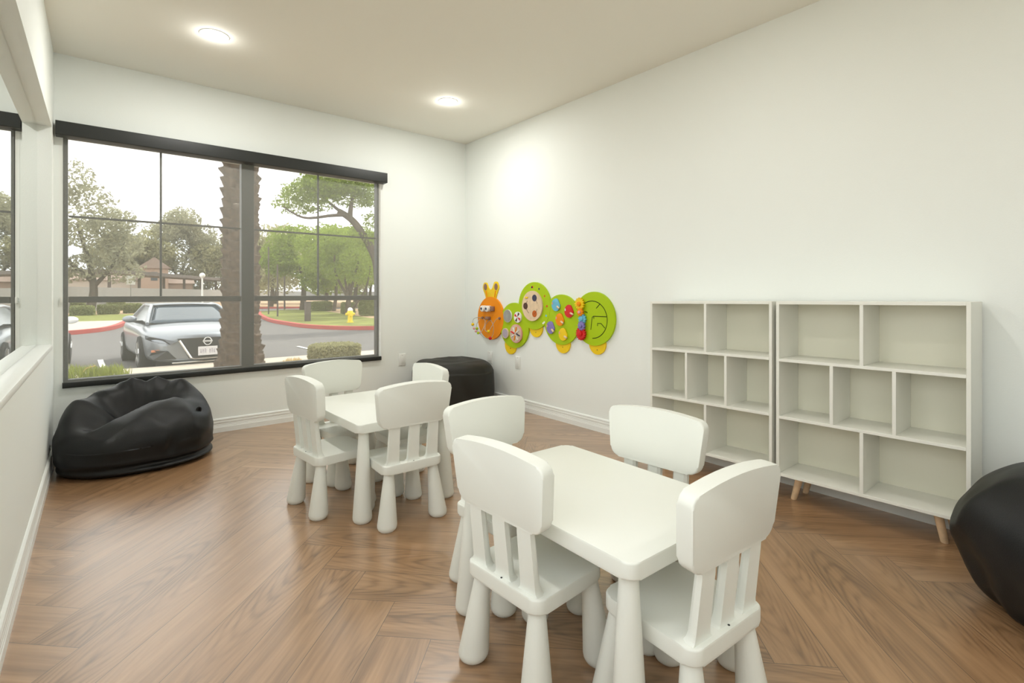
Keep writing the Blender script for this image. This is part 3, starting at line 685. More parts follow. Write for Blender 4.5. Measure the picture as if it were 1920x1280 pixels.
M['leafA'] = leaf_mat('olive_leaves', (.34, .335, .225)); M['leafB'] = leaf_mat('spring_leaves', (.245, .32, .06)); M['leafC'] = leaf_mat('yellow_olive_leaves', (.37, .36, .20))
M['leafD'] = leaf_mat('hedge_leaves', (.30, .325, .14)); M['leafE'] = leaf_mat('lime_blades', (.28, .32, .07)); M['leafF'] = leaf_mat('dry_blades', (.62, .48, .22))

def gz(x, y): return -.30 - .15 * max(0, min(1, (y - 10.8) / 4.2))
def slab(name, pts, z0, z1, m, kind=True):
    bm = NB(); prism(bm, pts, z0, z1); o = obj(name, bm, M[m], smooth=False)
    if kind: struct(o)
    return o
# asphalt with a gentle fall away from the building
bm = NB(); ys = [10.75, 11.5, 12.5, 13.7, 15, 30, 60, 120, 260]; rows = [[bm.verts.new((x, y, gz(x, y))) for x in (-120, -2, 8, 60, 200)] for y in ys]
for a, c in zip(rows, rows[1:]):
    for k in range(4): bm.faces.new((a[k], a[k + 1], c[k + 1], c[k]))
tag(obj('parking_lot', bm, M['asphalt'], smooth=False), 'grey asphalt parking lot and drive outside the window', 'parking lot')
bm = NB(); box(bm, -40, XL - .301, -40, YB - .1, -.5, -.05); tag(obj('added_court', bm, M['concrete'], smooth=False), 'added pale concrete court outside the added left window, out of view', 'added paving')  # unseen ground added to go with the left daylight opening
bm = NB(); box(bm, XL - .6, W + 3, YB + .161, YB + 1.15, 2.85, 2.97, .01); struct(obj('added_eave', bm, M['trim']))  # added unseen eave, keeps direct sun off the window
bm = NB(); box(bm, -30, 40, YB + .16, 9.86, -.5, -.21); tag(obj('planting_bed', bm, M['bed'], smooth=False), 'gravel planting bed between the building and the concrete walk', 'planting bed')
bm = NB(); box(bm, -30, 40, 9.86, 10.80, -.5, -.17, .02, 2); tag(obj('sidewalk', bm, M['concrete']), 'pale concrete walk in front of the parked cars', 'sidewalk')
def stripe(p0, p1, w, lab):
    p0 = Vector(p0); p1 = Vector(p1); d = (p1 - p0); nn = Vector((-d.y, d.x)).normalized() * w / 2; N = 6; bm = NB(); L1 = []; L2 = []
    for k in range(N + 1):
        q = p0.lerp(p1, k / N); a = q + nn; c = q - nn
        L1.append(bm.verts.new((a.x, a.y, gz(a.x, a.y) + .012))); L2.append(bm.verts.new((c.x, c.y, gz(c.x, c.y) + .012)))
    for k in range(N): bm.faces.new((L1[k], L1[k + 1], L2[k + 1], L2[k]))
    tag(obj('parking_line', bm, M['stripe'], smooth=False), lab, 'parking line')
stripe((.10, 10.95), (0.02, 15.2), .10, 'white parking line left of the silver car')
stripe((4.35, 10.95), (4.50, 15.4), .10, 'white parking line on the asphalt to the right of the palm')

def curb(pts, w, h, lab, name='red_curb', m='redcurb'):
    bm = NB(); P_ = [Vector(p) for p in pts]; rows = []
    # smooth polyline
    Q = []
    for i in range(len(P_) - 1):
        a, b_, c, dd = P_[max(i - 1, 0)], P_[i], P_[i + 1], P_[min(i + 2, len(P_) - 1)]
        for q in range(6):
            t = q / 6; Q.append(.5 * (2 * b_ + (c - a) * t + (2 * a - 5 * b_ + 4 * c - dd) * t * t + (3 * b_ - a - 3 * c + dd) * t ** 3))
    Q.append(P_[-1])
    for i, p in enumerate(Q):
        d_ = (Q[min(i + 1, len(Q) - 1)] - Q[max(i - 1, 0)]).normalized(); nn = Vector((-d_.y, d_.x)) * w
        rows.append([bm.verts.new((p.x, p.y, -.449)), bm.verts.new((p.x, p.y, -.45 + h)), bm.verts.new((p.x + nn.x, p.y + nn.y, -.45 + h)), bm.verts.new((p.x + nn.x, p.y + nn.y, -.449))])
    for a, c in zip(rows, rows[1:]):
        for k in range(4): bm.faces.new((a[k], a[(k + 1) % 4], c[(k + 1) % 4], c[k]))
    bm.faces.new(rows[0]); bm.faces.new(rows[-1][::-1])
    tag(obj(name, bm, M[m], smooth=False), lab, 'curb'); return Q
cl = curb([(-14, 24.0), (-6, 24.4), (-2.5, 24.8), (-.9, 25.1), (-.3, 25.7), (.25, 26.8), (.75, 29.0), (1.4, 34.6), (2.6, 44)], .22, .16, 'red painted curb curving behind the silver car on the left')
def poly(pts, z, m, name, lab, cat, kind=None):
    bm = NB(); prism(bm, pts, -.449, z); return tag(obj(name, bm, M[m], smooth=False), lab, cat)
LQ = [(q.x, q.y) for q in cl]
poly([(x - .10, y + .2) for x, y in LQ if y < 34] + [(1.2, 33.5), (-14, 33.5)], -.31, 'concrete', 'sidewalk', 'pale concrete walk behind the red curb on the left', 'sidewalk')
poly([(-14, 33.5), (1.15, 33.5), (1.45, 36), (2.5, 44.5), (-14, 43)], -.35, 'lawn', 'lawn', 'strip of lawn on the left behind the red curb, seen over the silver car mirror', 'lawn')
poly([(-16, 43), (2.5, 44.5), (5, 60), (16, 100), (-30, 100)], -.41, 'gravel', 'gravel_bed', 'tan gravel bed under the box hedges on the left', 'gravel bed')
ci = curb([(19, 18.8), (12, 19.4), (9.1, 20.3), (7.8, 21.5), (7.15, 23.4), (7.05, 25.8), (7.2, 30), (8.4, 37.6), (9.6, 43)], -.22, .16, 'red painted curb curving around the lawn island on the right')
IQ = [(q.x, q.y) for q in ci]
poly([(x + .15, y + .1) for x, y in IQ] + [(12.6, 46.6), (14.2, 45.0), (13.9, 40.5), (13.0, 34), (12.0, 27.5), (19, 22.5)], -.31, 'lawn', 'lawn', 'curved lawn island on the right with the yellow hydrant', 'lawn')
poly([(19.2, 22.6), (12.1, 27.6), (13.1, 34.0), (14.0, 40.5), (14.4, 45.2), (24, 45.5), (40, 30), (30, 20)], -.32, 'gravel', 'gravel_bed', 'tan gravel bed with box shrubs behind the lawn island on the right', 'gravel bed')
curb([(9.4, 57), (12.5, 55.5), (17, 54)], .2, .16, 'far red curb across the drive, right of the mullion')
poly([(9, 58), (18, 54.3), (40, 52), (70, 60), (70, 130), (20, 130)], -.33, 'gravel', 'gravel_bed', 'tan verge beyond the far drive on the right', 'gravel bed')
poly([(22, 56), (34, 53.5), (40, 60), (26, 64)], -.30, 'lawn', 'lawn', 'sunlit patch of lawn beyond the far drive', 'lawn')
# boundary wall
bm = NB(); wp = [(-14, 22 + 8), (-8, 40), (-1.9, 52), (5, 68), (16, 95), (45, 150), (120, 170)]
for (ax, ay), (cx, cy) in zip(wp, wp[1:]):
    d_ = Vector((cx - ax, cy - ay)).normalized(); nn = Vector((-d_.y, d_.x)) * .1
    prism(bm, [(ax - nn.x, ay - nn.y), (cx - nn.x, cy - nn.y), (cx + nn.x, cy + nn.y), (ax + nn.x, ay + nn.y)], -.45, 1.62)
tag(obj('boundary_wall', bm, M['block'], smooth=False), 'long pale block boundary wall behind the hedges and lawns', 'wall')

# ---- foliage
def leaves(name, blobs, n, size, m, parent=None, seed=1, shell=.55, blade=False):
    rnd = random.Random(seed); vs = []; fs = []
    tot = sum(b_[3] * b_[4] * b_[5] for b_ in blobs)
    for (cx, cy, cz, rx, ry, rz) in blobs:
        k = max(10, int(n * rx * ry * rz / tot))
        for _ in range(k):
            while True:
                u = Vector((rnd.uniform(-1, 1), rnd.uniform(-1, 1), rnd.uniform(-1, 1)))
                if .01 < u.length < 1: break
            rr = u.length ** shell; u = u.normalized() * rr
            w_ = 1 + .35 * noise.noise(Vector((cx, cy, cz)) * .7 + u * 2.2)
            c = Vector((cx + u.x * rx * w_, cy + u.y * ry * w_, cz + u.z * rz * w_))
            a = Vector((rnd.gauss(0, 1), rnd.gauss(0, 1), rnd.gauss(0, 1))).normalized(); b_2 = a.cross(Vector((rnd.gauss(0, 1), rnd.gauss(0, 1), rnd.gauss(0, 1)))).normalized()
            s = size * rnd.uniform(.6, 1.4)
            if blade: a = Vector((rnd.gauss(0, .35), rnd.gauss(0, .35), 1)).normalized(); b_2 = a.cross(Vector((rnd.gauss(0, 1), rnd.gauss(0, 1), 0))).normalized() * .16
            i = len(vs); vs += [c + a * s, c + b_2 * s * .45, c - a * s, c - b_2 * s * .45]; fs.append((i, i + 1, i + 2, i + 3))
    me = bpy.data.meshes.new(name); me.from_pydata([tuple(v) for v in vs], [], fs); me.materials.append(M[m])
    return link(bpy.data.objects.new(name, me), parent)
def tree(loc, trunks, blobs, n, size, m, lab, seed=1, cat='tree'):
    r = tag(empty('tree', loc), lab, cat)
    bm = NB()
    for pts, r0, r1 in trunks:
        K = wirepts([tuple(p) for p in pts]); N = len(K); tube(bm, K, [r0 + (r1 - r0) * i / (N - 1) for i in range(N)], 9)
    obj('trunk', bm, M['bark'], r)
    leaves('foliage', blobs, n, size, m, r, seed); return r
def rb(seed, n, cx, cz, sx, sz, r, sy=None):
    q = random.Random(seed); out = []
    for _ in range(n):
        a = q.uniform(0, 2 * PI); t = q.random() ** .5; s = q.uniform(.7, 1.25) * r
        out.append((cx + sx * t * math.cos(a), (sy or sx) * .7 * q.uniform(-1, 1), cz + sz * t * math.sin(a), s, s, s * .75))
    return out
Z0 = -.42
tree((-.6, 46.9, Z0), [([(0, 0, 0), (.3, 0, 1.6), (.1, 0, 3.4), (-.6, .2, 6.5)], .32, .10), ([(.3, 0, 2.0), (1.4, 0, 3.6), (2.1, .2, 5.5)], .16, .05), ([(.2, 0, 2.4), (-1.2, 0, 4), (-2.2, 0, 6)], .16, .05)],
     rb(11, 16, -.4, 5.2, 2.4, 3.0, 1.15) + [(-.8, 0, 9.6, 1.2, 1.2, 1.2), (.2, 0, 8.2, 1.3, 1.3, 1.1), (-1.8, 0, 8.4, 1.3, 1.2, 1.0), (1.9, 0, 6.8, 1.0, 1, .8), (-2.2, 0, 3.2, 1.6, 1.5, 1.2), (2.0, 0, 3.2, 1.3, 1.2, 1)], 9000, .14, 'leafA', 'tall loose olive tree at the left edge of the window, above the hedges', 1)
tree((4.1, 115, Z0), [([(0, 0, 0), (.2, 0, 3), (0, 0, 7)], .4, .12)], rb(12, 22, .6, 7.6, 5.0, 4.6, 2.4), 14000, .27, 'leafC', 'low yellow-green tree between the tall left tree and the first muntin', 2)
tree((12.6, 117, Z0), [([(0, 0, 0), (-.5, 0, 4), (1.2, 0, 10)], .5, .16), ([(-.4, 0, 4), (-3, 0, 9)], .3, .1), ([(.1, 0, 5), (3.4, 0, 11)], .3, .1)],
     rb(13, 34, 0, 9.6, 7.0, 7.2, 2.7), 20000, .28, 'leafA', 'olive tree beyond the wall, above the silver car and left of the palm', 3)
tree((20.9, 116, Z0), [([(0, 0, 0), (.2, 0, 4), (0, 0, 9)], .4, .12)], rb(15, 22, 0, 8.4, 5.2, 6.2, 2.6), 13000, .28, 'leafC', 'yellow-green tree directly behind the palm trunk', 4)
tree((18.9, 74.8, Z0), [([(0, 0, 0), (.2, 0, 3), (0, 0, 7)], .35, .1)], rb(31, 18, 0, 6.0, 4.2, 4.2, 2.0), 9000, .21, 'leafC', 'pale tall tree in the back row, behind the straight-trunk tree', 31)
tree((24.5, 71, Z0), [([(0, 0, 0), (.2, 0, 3), (0, 0, 6)], .3, .1)], rb(32, 16, 0, 5.2, 4.4, 3.4, 2.0), 8500, .21, 'leafB', 'green tree in the back row, seen left of the second muntin', 32)
tree((24.8, 58.5, Z0), [([(0, 0, 0), (.2, 0, 3), (0, 0, 6)], .3, .1)], rb(33, 16, 0, 5.2, 3.6, 3.0, 1.7), 8500, .18, 'leafB', 'green tree in the back row, behind the forked tree', 33)
tree((14.2, 58, Z0), [([(0, 0, 0), (.2, 0, 3), (0, 0, 6)], .25, .08)], rb(16, 16, 0, 4.8, 3.6, 2.9, 1.6), 8000, .17, 'leafC', 'pale tree just right of the palm and mullion, in the distance', 5)
tree((13.4, 44.6, Z0), [([(0, 0, 0), (.1, 0, 2), (-.2, 0, 4)], .27, .10)], rb(17, 18, .3, 4.6, 2.6, 2.3, 1.2), 9500, .14, 'leafB', 'green tree with straight dark trunk standing on the lawn island', 6)
tree((15.8, 40.5, Z0), [([(0, 0, 0), (.1, 0, 2), (.5, 0, 4)], .2, .08), ([(-1.2, 0, 0), (-1.0, 0, 2), (-1.4, 0, 4)], .16, .06)], rb(18, 18, 0, 4.4, 3.0, 2.2, 1.2), 9000, .14, 'leafB', 'bright green tree in the middle distance behind the lawn island', 7)
tree((11.6, 29.3, Z0), [([(0, 0, 0), (-.1, 0, 1.2), (.5, 0, 3.6)], .13, .05), ([(-.1, 0, 1.1), (-.9, 0, 2.6), (-1.0, 0, 3.8)], .09, .04), ([(0, 0, .5), (.9, 0, 1.8), (1.2, 0, 3.2)], .08, .03)],
     rb(19, 14, .1, 3.9, 1.9, 1.3, .8), 6500, .09, 'leafB', 'slim forked tree behind the yellow hydrant', 8)
tree((9.75, 20.9, Z0), [([(0, 0, 0), (-.15, 0, 1.1), (-.25, 0, 2.2), (-.45, 0, 3.2), (-1.25, .1, 4.5), (-1.95, .2, 5.0)], .26, .12), ([(-1.7, .1, 4.85), (-2.3, .1, 4.75), (-3.4, 0, 4.55), (-4.2, 0, 4.9)], .085, .025), ([(-1.5, .1, 4.7), (-1.45, 0, 5.4), (-1.2, 0, 6.4)], .12, .04), ([(-.2, 0, 2.2), (.4, 0, 3.6), (.6, 0, 5.4)], .16, .05), ([(-1.9, .2, 5.0), (-2.6, .2, 5.5), (-3.4, .2, 6.2)], .07, .03)],
     [(-2.6, 0, 5.9, 1.0, .9, .5), (-3.5, .2, 5.55, .8, .8, .38), (-4.1, 0, 5.1, .55, .5, .25), (-1.6, 0, 6.2, 1.1, 1.0, .5), (-3.0, 0, 5.1, .7, .6, .28), (-.4, 0, 6.0, 1.2, 1, .7), (-.4, 0, 4.7, .6, .5, .4), (.5, 0, 5.0, .8, .7, .6), (-3.6, .3, 4.9, .6, .5, .25), (-2.2, .6, 6.3, 1.3, 1, .6), (.8, 0, 3.6, .7, .6, .6), (-2.9, .1, 5.7, 1.1, .8, .55), (-1.3, .3, 5.7, .9, .8, .5), (-.9, .3, 3.9, .7, .6, .5), (-.2, .4, 3.0, .6, .5, .5), (-1.9, .2, 6.9, 1.3, .9, .5)], 19000, .062, 'leafB', 'near green tree leaning in from the right side of the window with dark arching branches', 9)
tree((12.9, 33.5, Z0), [([(0, 0, 0), (.1, 0, 1.5), (-.3, 0, 3.4)], .12, .05)], rb(20, 16, -.2, 4.0, 2.6, 1.6, 1.0), 9500, .10, 'leafB', 'green tree between the forked tree and the leaning tree', 10)
tree((21, 52, Z0), [([(0, 0, 0), (.1, 0, 2), (.5, 0, 4)], .25, .08)], rb(21, 14, 0, 4.0, 3.6, 2.0, 1.5), 6000, .16, 'leafC', 'distant tree at the right edge beyond the far drive', 11)
tree((27, 62, Z0), [([(0, 0, 0), (.1, 0, 2), (.5, 0, 4)], .25, .08)], rb(22, 14, 0, 4.4, 4.6, 2.2, 1.8), 6000, .18, 'leafC', 'most distant tree at the far right of the view', 12)

def boxshrub(loc, sx, sy, sz, lab, m='leafD', n=1800, size=.055, rz=0):
    r = tag(empty('box_shrub', loc, rz), lab, 'shrub'); rnd = random.Random(hash(lab) % 999 if 0 else int(loc[0] * 100) % 997)
    vs = []; fs = []
    for _ in range(n):
        f = rnd.randrange(5); u, v = rnd.uniform(-1, 1), rnd.uniform(-1, 1)
        p = {0: (1, u, v), 1: (-1, u, v), 2: (u, 1, v), 3: (u, -1, v), 4: (u, v, 1)}[f]
        e = sum(abs(t) ** 6 for t in p) ** (1 / 6); j = rnd.uniform(.90, 1.04) / e * (1 + .05 * noise.noise(Vector(p) * 2 + Vector(loc)))
        c = Vector((p[0] * sx * j, p[1] * sy * j, sz + p[2] * sz * j)); a = Vector((rnd.gauss(0, 1), rnd.gauss(0, 1), rnd.gauss(0, 1))).normalized(); b_ = a.orthogonal().normalized(); s = size * rnd.uniform(.6, 1.4)
        i = len(vs); vs += [c + a * s, c + b_ * s * .6, c - a * s, c - b_ * s * .6]; fs.append((i, i + 1, i + 2, i + 3))
    me = bpy.data.meshes.new('foliage'); me.from_pydata([tuple(v) for v in vs], [], fs); me.materials.append(M[m]); link(bpy.data.objects.new('foliage', me), r)
    bm = NB(); prism(bm, rpoly([(-sx * .86, -sy * .86), (sx * .86, -sy * .86), (sx * .86, sy * .86), (-sx * .86, sy * .86)], sx * .3), 0, sz * 1.84, None, .05, 2); obj('core', bm, M[m], r)
    return r
boxshrub((-.85, 43.7, -.41), .60, .5, .34, 'clipped box hedge nearest the window left edge, beyond the lawn', size=.075)
boxshrub((.52, 46.8, -.41), .60, .5, .34, 'clipped box hedge in the middle of the left row', size=.075)
boxshrub((2.0, 48.2, -.41), .56, .5, .36, 'clipped box hedge nearest the silver car roof', size=.075)
boxshrub((-1.3, 52.5, -.41), .45, .5, .40, 'darker box shrub behind the left hedge row, on the left', size=.08)
boxshrub((1.15, 56.5, -.41), .60, .5, .42, 'darker box shrub behind the left hedge row, on the right', size=.08)
boxshrub((14.0, 41.6, -.32), .75, .6, .38, 'low rounded shrub on the gravel, left of the hydrant', size=.08)
boxshrub((13.2, 33.9, -.32), .40, .4, .40, 'small box shrub just behind the yellow hydrant', size=.06)
boxshrub((13.35, 30.6, -.32), .62, .55, .62, 'tall box shrub on the gravel right of the hydrant', size=.07)
boxshrub((3.42, 9.45, -.21), .42, .30, .19, 'low clipped boxwood hedge outside, above the far chair back', n=5200, size=.022, m='leafC')
r = tag(empty('grass_clump', (-.02, 9.35, -.21)), 'lime green grassy clump outside the window lower left corner', 'shrub')
leaves('blades', [(-.25, 0, .12, .32, .25, .16), (.12, 0, .11, .25, .22, .15), (-.6, 0, .12, .3, .25, .17)], 3600, .07, 'leafE', r, 5, .6, True)
bm = NB(); tube(bm, [(-.18, -.1, 0), (-.17, -.1, .2), (-.12, -.1, .27), (-.02, -.1, .30)], .007, 6); obj('dry_stem', bm, M['leafF'], r)
r = tag(empty('dry_grass', (2.62, 9.30, -.21)), 'small dry tan plant left of the low boxwood hedge', 'shrub')
leaves('blades', [(0, 0, .08, .20, .15, .09)], 900, .045, 'leafF', r, 6, .6, True)

# ---- palm trunk
def palm():
    r = tag(empty('palm_tree', (1.87, 9.62, -.22)), 'thick rough palm trunk outside, beside the window mullion', 'palm tree')
    bm = NB(); nt = 72; nz = 330; Ht = 6.2; rows = []
    for i in range(nz + 1):
        z = Ht * i / nz; row = []
        base = .262 + .16 * math.exp(-z / .28) + .02 * math.exp(-z / 1.2)
        for k in range(nt):
            th = 2 * PI * k / nt; rw = z / .17 + .5 * th / (2 * PI) * 3 + .25 * noise.noise(Vector((math.cos(th) * 2, math.sin(th) * 2, z * 2.5))); ri = math.floor(rw); fr = rw - ri
            ph = th * 8 / (2 * PI) + (.5 if ri % 2 else 0) + .09 * ri; fk = ph - math.floor(ph); idn = math.floor(ph) * 7.1 + ri * 3.3
            side = 1 - abs(2 * fk - 1) ** 2.2; jag = noise.noise(Vector((idn, ri, 0)))
            rr = base - .012 + (.066 + .045 * jag) * side * fr ** 1.2 + .022 * noise.noise(Vector((math.cos(th) * 5, math.sin(th) * 5, z * 11)))
            row.append(bm.verts.new((rr * math.cos(th), rr * math.sin(th), z)))
        rows.append(row)
    for a, c in zip(rows, rows[1:]):
        for k in range(nt): bm.faces.new((a[k], a[(k + 1) % nt], c[(k + 1) % nt], c[k]))
    bm.faces.new(rows[-1]); obj('trunk', bm, M['palm'], r, angle=50)
    bm = NB(); rnd = random.Random(4); vs = []
    for q in range(26):
        a = 2 * PI * q / 26 * 2.4; el = rnd.uniform(-.2, 1.1); pts = []
        for t in range(9):
            s = t / 8 * 2.6; pts.append(Vector((math.cos(a) * s * math.cos(el), math.sin(a) * s * math.cos(el), Ht + s * math.sin(el) - .22 * s * s)))
        sd_ = Vector((-math.sin(a), math.cos(a), 0))
        for t in range(1, 9):
            for sgn in (-1, 1):
                for w_ in (0, .5):
                    p = pts[t - 1].lerp(pts[t], w_); d_ = (pts[t] - pts[t - 1]).normalized(); tip = p + sd_ * sgn * .5 * (1 - t / 12) + d_ * .25 - Vector((0, 0, .1))
                    bm.faces.new([bm.verts.new(p), bm.verts.new(p + d_ * .04), bm.verts.new(tip)])
    obj('fronds', bm, M['leafA'], r, smooth=False)
palm()

# ---- cars
def make_car(paint):
    r = empty('car'); ZS = 1.0
    st = [(0.00, .60, .62, .24), (.05, .70, .68, .21), (.18, .80, .74, .20), (.45, .875, .80, .20), (.85, .905, .855, .20), (1.25, .92, .90, .20), (2.4, .925, .93, .20), (3.7, .92, .95, .20), (4.5, .86, .95, .22), (4.8, .76, .90, .26), (4.88, .66, .78, .32)]
    bm = NB(); rows = []
    for y, w, tp, bt in st:
        half = [(0, bt), (w * .55, bt), (w * .88, bt + .01), (w * .97, bt + .08), (w * 1.0, bt + .22), (w * 1.0, (tp + bt) * .55 + .04), (w * .985, tp - .13), (w * .93, tp - .035), (w * .72, tp + .0), (w * .35, tp + .025), (0, tp + .03)]
        loop = half + [(-x, z) for x, z in half[-2:0:-1]]
        rows.append([bm.verts.new((x, y, z * ZS)) for x, z in loop])
    n = len(rows[0])
    for a, c in zip(rows, rows[1:]):
        for k in range(n): bm.faces.new((a[k], a[(k + 1) % n], c[(k + 1) % n], c[k]))
    bm.faces.new(rows[0]); bm.faces.new(rows[-1][::-1])
    o = obj('body', bm, paint, r, angle=180); smooth_obj(o, 2)
    # cabin
    RY0, RY1 = 2.02, 3.35
    lo = [(1.12, .70, .90), (1.22, .80, .92), (2.6, .83, .93), (3.9, .78, .95), (4.35, .66, .96)]; hi = [(RY0, .52, 1.24), (RY0 + .06, .58, 1.25), (2.6, .60, 1.29), (3.25, .57, 1.265), (RY1, .52, 1.25)]
    bm = NB(); A = [bm.verts.new((w, y, z * ZS)) for y, w, z in lo]; B = [bm.verts.new((w, y, z * ZS)) for y, w, z in hi]
    A2 = [bm.verts.new((-w, y, z * ZS)) for y, w, z in lo]; B2 = [bm.verts.new((-w, y, z * ZS)) for y, w, z in hi]
    for k in range(4): bm.faces.new((A[k], A[k + 1], B[k + 1], B[k])); bm.faces.new((A2[k], B2[k], B2[k + 1], A2[k + 1]))
    obj('side_windows', bm, M['carglass'], r)
    def grid(name, F, m, nu=10, nv=6):
        bm = NB(); V = [[bm.verts.new(F(i / nu, j / nv)) for j in range(nv + 1)] for i in range(nu + 1)]
        for i in range(nu):
            for j in range(nv): bm.faces.new((V[i][j], V[i + 1][j], V[i + 1][j + 1], V[i][j + 1]))
        o = obj(name, bm, m, r, angle=60); s = o.modifiers.new('t', 'SOLIDIFY'); s.thickness = .02; return o
    grid('windshield', lambda u, v: ((2 * u - 1) * (.72 + (.53 - .72) * v), 1.10 + (RY0 - 1.10) * v - .10 * (1 - (2 * u - 1) ** 2), (.905 + .345 * v) * ZS), M['carglass'])
    grid('rear_window', lambda u, v: ((2 * u - 1) * (.66 + (.50 - .66) * v), 4.35 + (RY1 - 4.35) * v, (.96 + .29 * v) * ZS), M['carglass'])
    grid('roof', lambda u, v: ((2 * u - 1) * (.56 + .05 * math.sin(PI * v)), (RY0 - .06 - .06 * (1 - (2 * u - 1) ** 2) * (1 - v)) + (RY1 + .06 - RY0) * v, (1.25 + .04 * math.sin(PI * min(1, v * .9 + .05)) + .02 * (1 - (2 * u - 1) ** 2)) * ZS), paint)
    for s in (-1, 1):
        bm = NB(); tube(bm, [(s * .78, 1.08, .89 * ZS), (s * .70, 1.50, 1.07 * ZS), (s * .60, 1.97, 1.235 * ZS), (s * .61, 2.6, 1.275 * ZS), (s * .58, 3.3, 1.25 * ZS), (s * .70, 4.2, .97 * ZS)], .034, 8); obj('window_pillar', bm, paint, r)
        # mirror
        bm = NB(); ball(bm, (s * 1.01, 1.48, .985 * ZS), .11, 16, (1.05, .55, .62)); mo = obj('side_mirror', bm, paint, r)
        bm = NB(); box(bm, min(s * .80, s * .98), max(s * .80, s * .98), 1.45, 1.52, .925 * ZS, .955 * ZS, .01); obj('mirror_arm', bm, M['cardark'], mo)
        # headlight, intake, marker
        bm = NB(); q = [(.47, -.015, .575), (.66, .045, .63), (.83, .24, .675), (.875, .46, .70), (.885, .40, .635), (.80, .13, .585), (.56, -.01, .535)]
        f1 = [bm.verts.new((s * x * 1.01, y - .012, z * ZS)) for x, y, z in q]; f2 = [bm.verts.new((s * x * .94, y + .05, z * ZS)) for x, y, z in q]
        bm.faces.new(f1)
        for k in range(7): bm.faces.new((f1[k], f1[(k + 1) % 7], f2[(k + 1) % 7], f2[k]))
        obj('headlight', bm, M['lens'], r, smooth=False)
        bm = NB(); q = [(.50, -.03, .27), (.80, .10, .27), (.85, .20, .34), (.80, .10, .44), (.62, .0, .42)]
        f1 = [bm.verts.new((s * x * 1.01, y - .01, z * ZS)) for x, y, z in q]; f2 = [bm.verts.new((s * x * .93, y + .06, z * ZS)) for x, y, z in q]; bm.faces.new(f1)
        for k in range(5): bm.faces.new((f1[k], f1[(k + 1) % 5], f2[(k + 1) % 5], f2[k]))
        obj('lower_intake', bm, M['cardark'], r, smooth=False)
        bm = NB(); box(bm, *(sorted((s * .70, s * .84))), .085, .11, .405 * ZS, .445 * ZS, .004); obj('marker_light', bm, M['amber'], r)
        for y in (.96, 3.79):
            bm = NB(); MW = Matrix(((0, 0, 1, 0), (1, 0, 0, 0), (0, 1, 0, 0), (0, 0, 0, 1)))
            prism(bm, circle(y, .335, .335, 36), .70 * s if s > 0 else -.935, .935 if s > 0 else -.70, MW, .03, 2); wh = obj('wheel', bm, M['tyre'], r)
            bm = NB(); prism(bm, circle(y, .335, .225, 30), .925 if s > 0 else -.942, .942 if s > 0 else -.925, MW, .005, 1)
            for k in range(5):
                a = 2 * PI * k / 5 + .3; c_, s_ = math.cos(a), math.sin(a)
                q = [(y + c_ * r_ - s_ * w_, .335 + s_ * r_ + c_ * w_) for r_, w_ in ((.03, -.02), (.21, -.045), (.21, .045), (.03, .02))]
                prism(bm, q, .94 if s > 0 else -.955, .955 if s > 0 else -.94, MW, mi=1)
            obj('rim', bm, [M['cardark'], M['chrome']], wh, smooth=False)
    # grille with chrome V, emblem, plate
    def face(name, q, y0, y1, m, par=None, bev=0):
        bm = NB(); prism(bm, [(x, z * ZS) for x, z in q], y0, y1, Matrix(((1, 0, 0, 0), (0, 0, 1, 0), (0, 1, 0, 0), (0, 0, 0, 1))), bev, 1); return obj(name, bm, M[m], par or r, smooth=False)
    g = face('grille', [(-.46, .63), (.46, .63), (.29, .27), (-.29, .27)], -.045, .03, 'cardark')
    for s in (-1, 1): bm = NB(); tube(bm, [(s * .44, -.05, .60 * ZS), (s * .27, -.055, .285 * ZS), (s * .22, -.055, .262 * ZS), (0, -.055, .26 * ZS)], .022, 8); obj('chrome_trim', bm, M['chrome'], g)
    bm = NB(); tube(bm, [(.062 * math.cos(2 * PI * k / 24), -.058, (.565 + .068 * math.sin(2 * PI * k / 24)) * ZS) for k in range(24)], .0095, 6, closed=True); box(bm, -.078, .078, -.068, -.052, .549 * ZS, .581 * ZS, .002); obj('emblem', bm, M['badge'], g)
    p = face('licence_plate', [(-.155, .31), (.155, .31), (.155, .47), (-.155, .47)], -.072, -.060, 'plate')
    bm = NB()
    for k in range(7):
        if k == 3: continue
        x = -.12 + k * .036; box(bm, x, x + .006, -.0735, -.072, .35 * ZS, .425 * ZS); box(bm, x + .014, x + .019, -.0735, -.072, .35 * ZS, .425 * ZS); box(bm, x, x + .019, -.0735, -.072, (.36 + .03 * (k % 3)) * ZS, (.368 + .03 * (k % 3)) * ZS)
    obj('plate_marks', bm, M['platetext'], p, smooth=False)
    bm = NB(); box(bm, -.55, .55, -.035, .04, .185 * ZS, .215 * ZS, .01); obj('front_lip', bm, M['chrome'], r)
    return r
car = make_car(M['silver']); car.location = (1.55, 10.82, -.335); car.rotation_euler = (R(-1.5), 0, R(3.2))
tag(car, 'silver sedan parked nose towards the window, partly behind the palm trunk', 'car')
car2 = make_car(M['carwhite']); car2.location = (-1.42, 10.95, -.335); car2.rotation_euler = (R(-1.5), 0, 0)
tag(car2, 'white car of which only the mirror and tyre show at the window left edge', 'car')

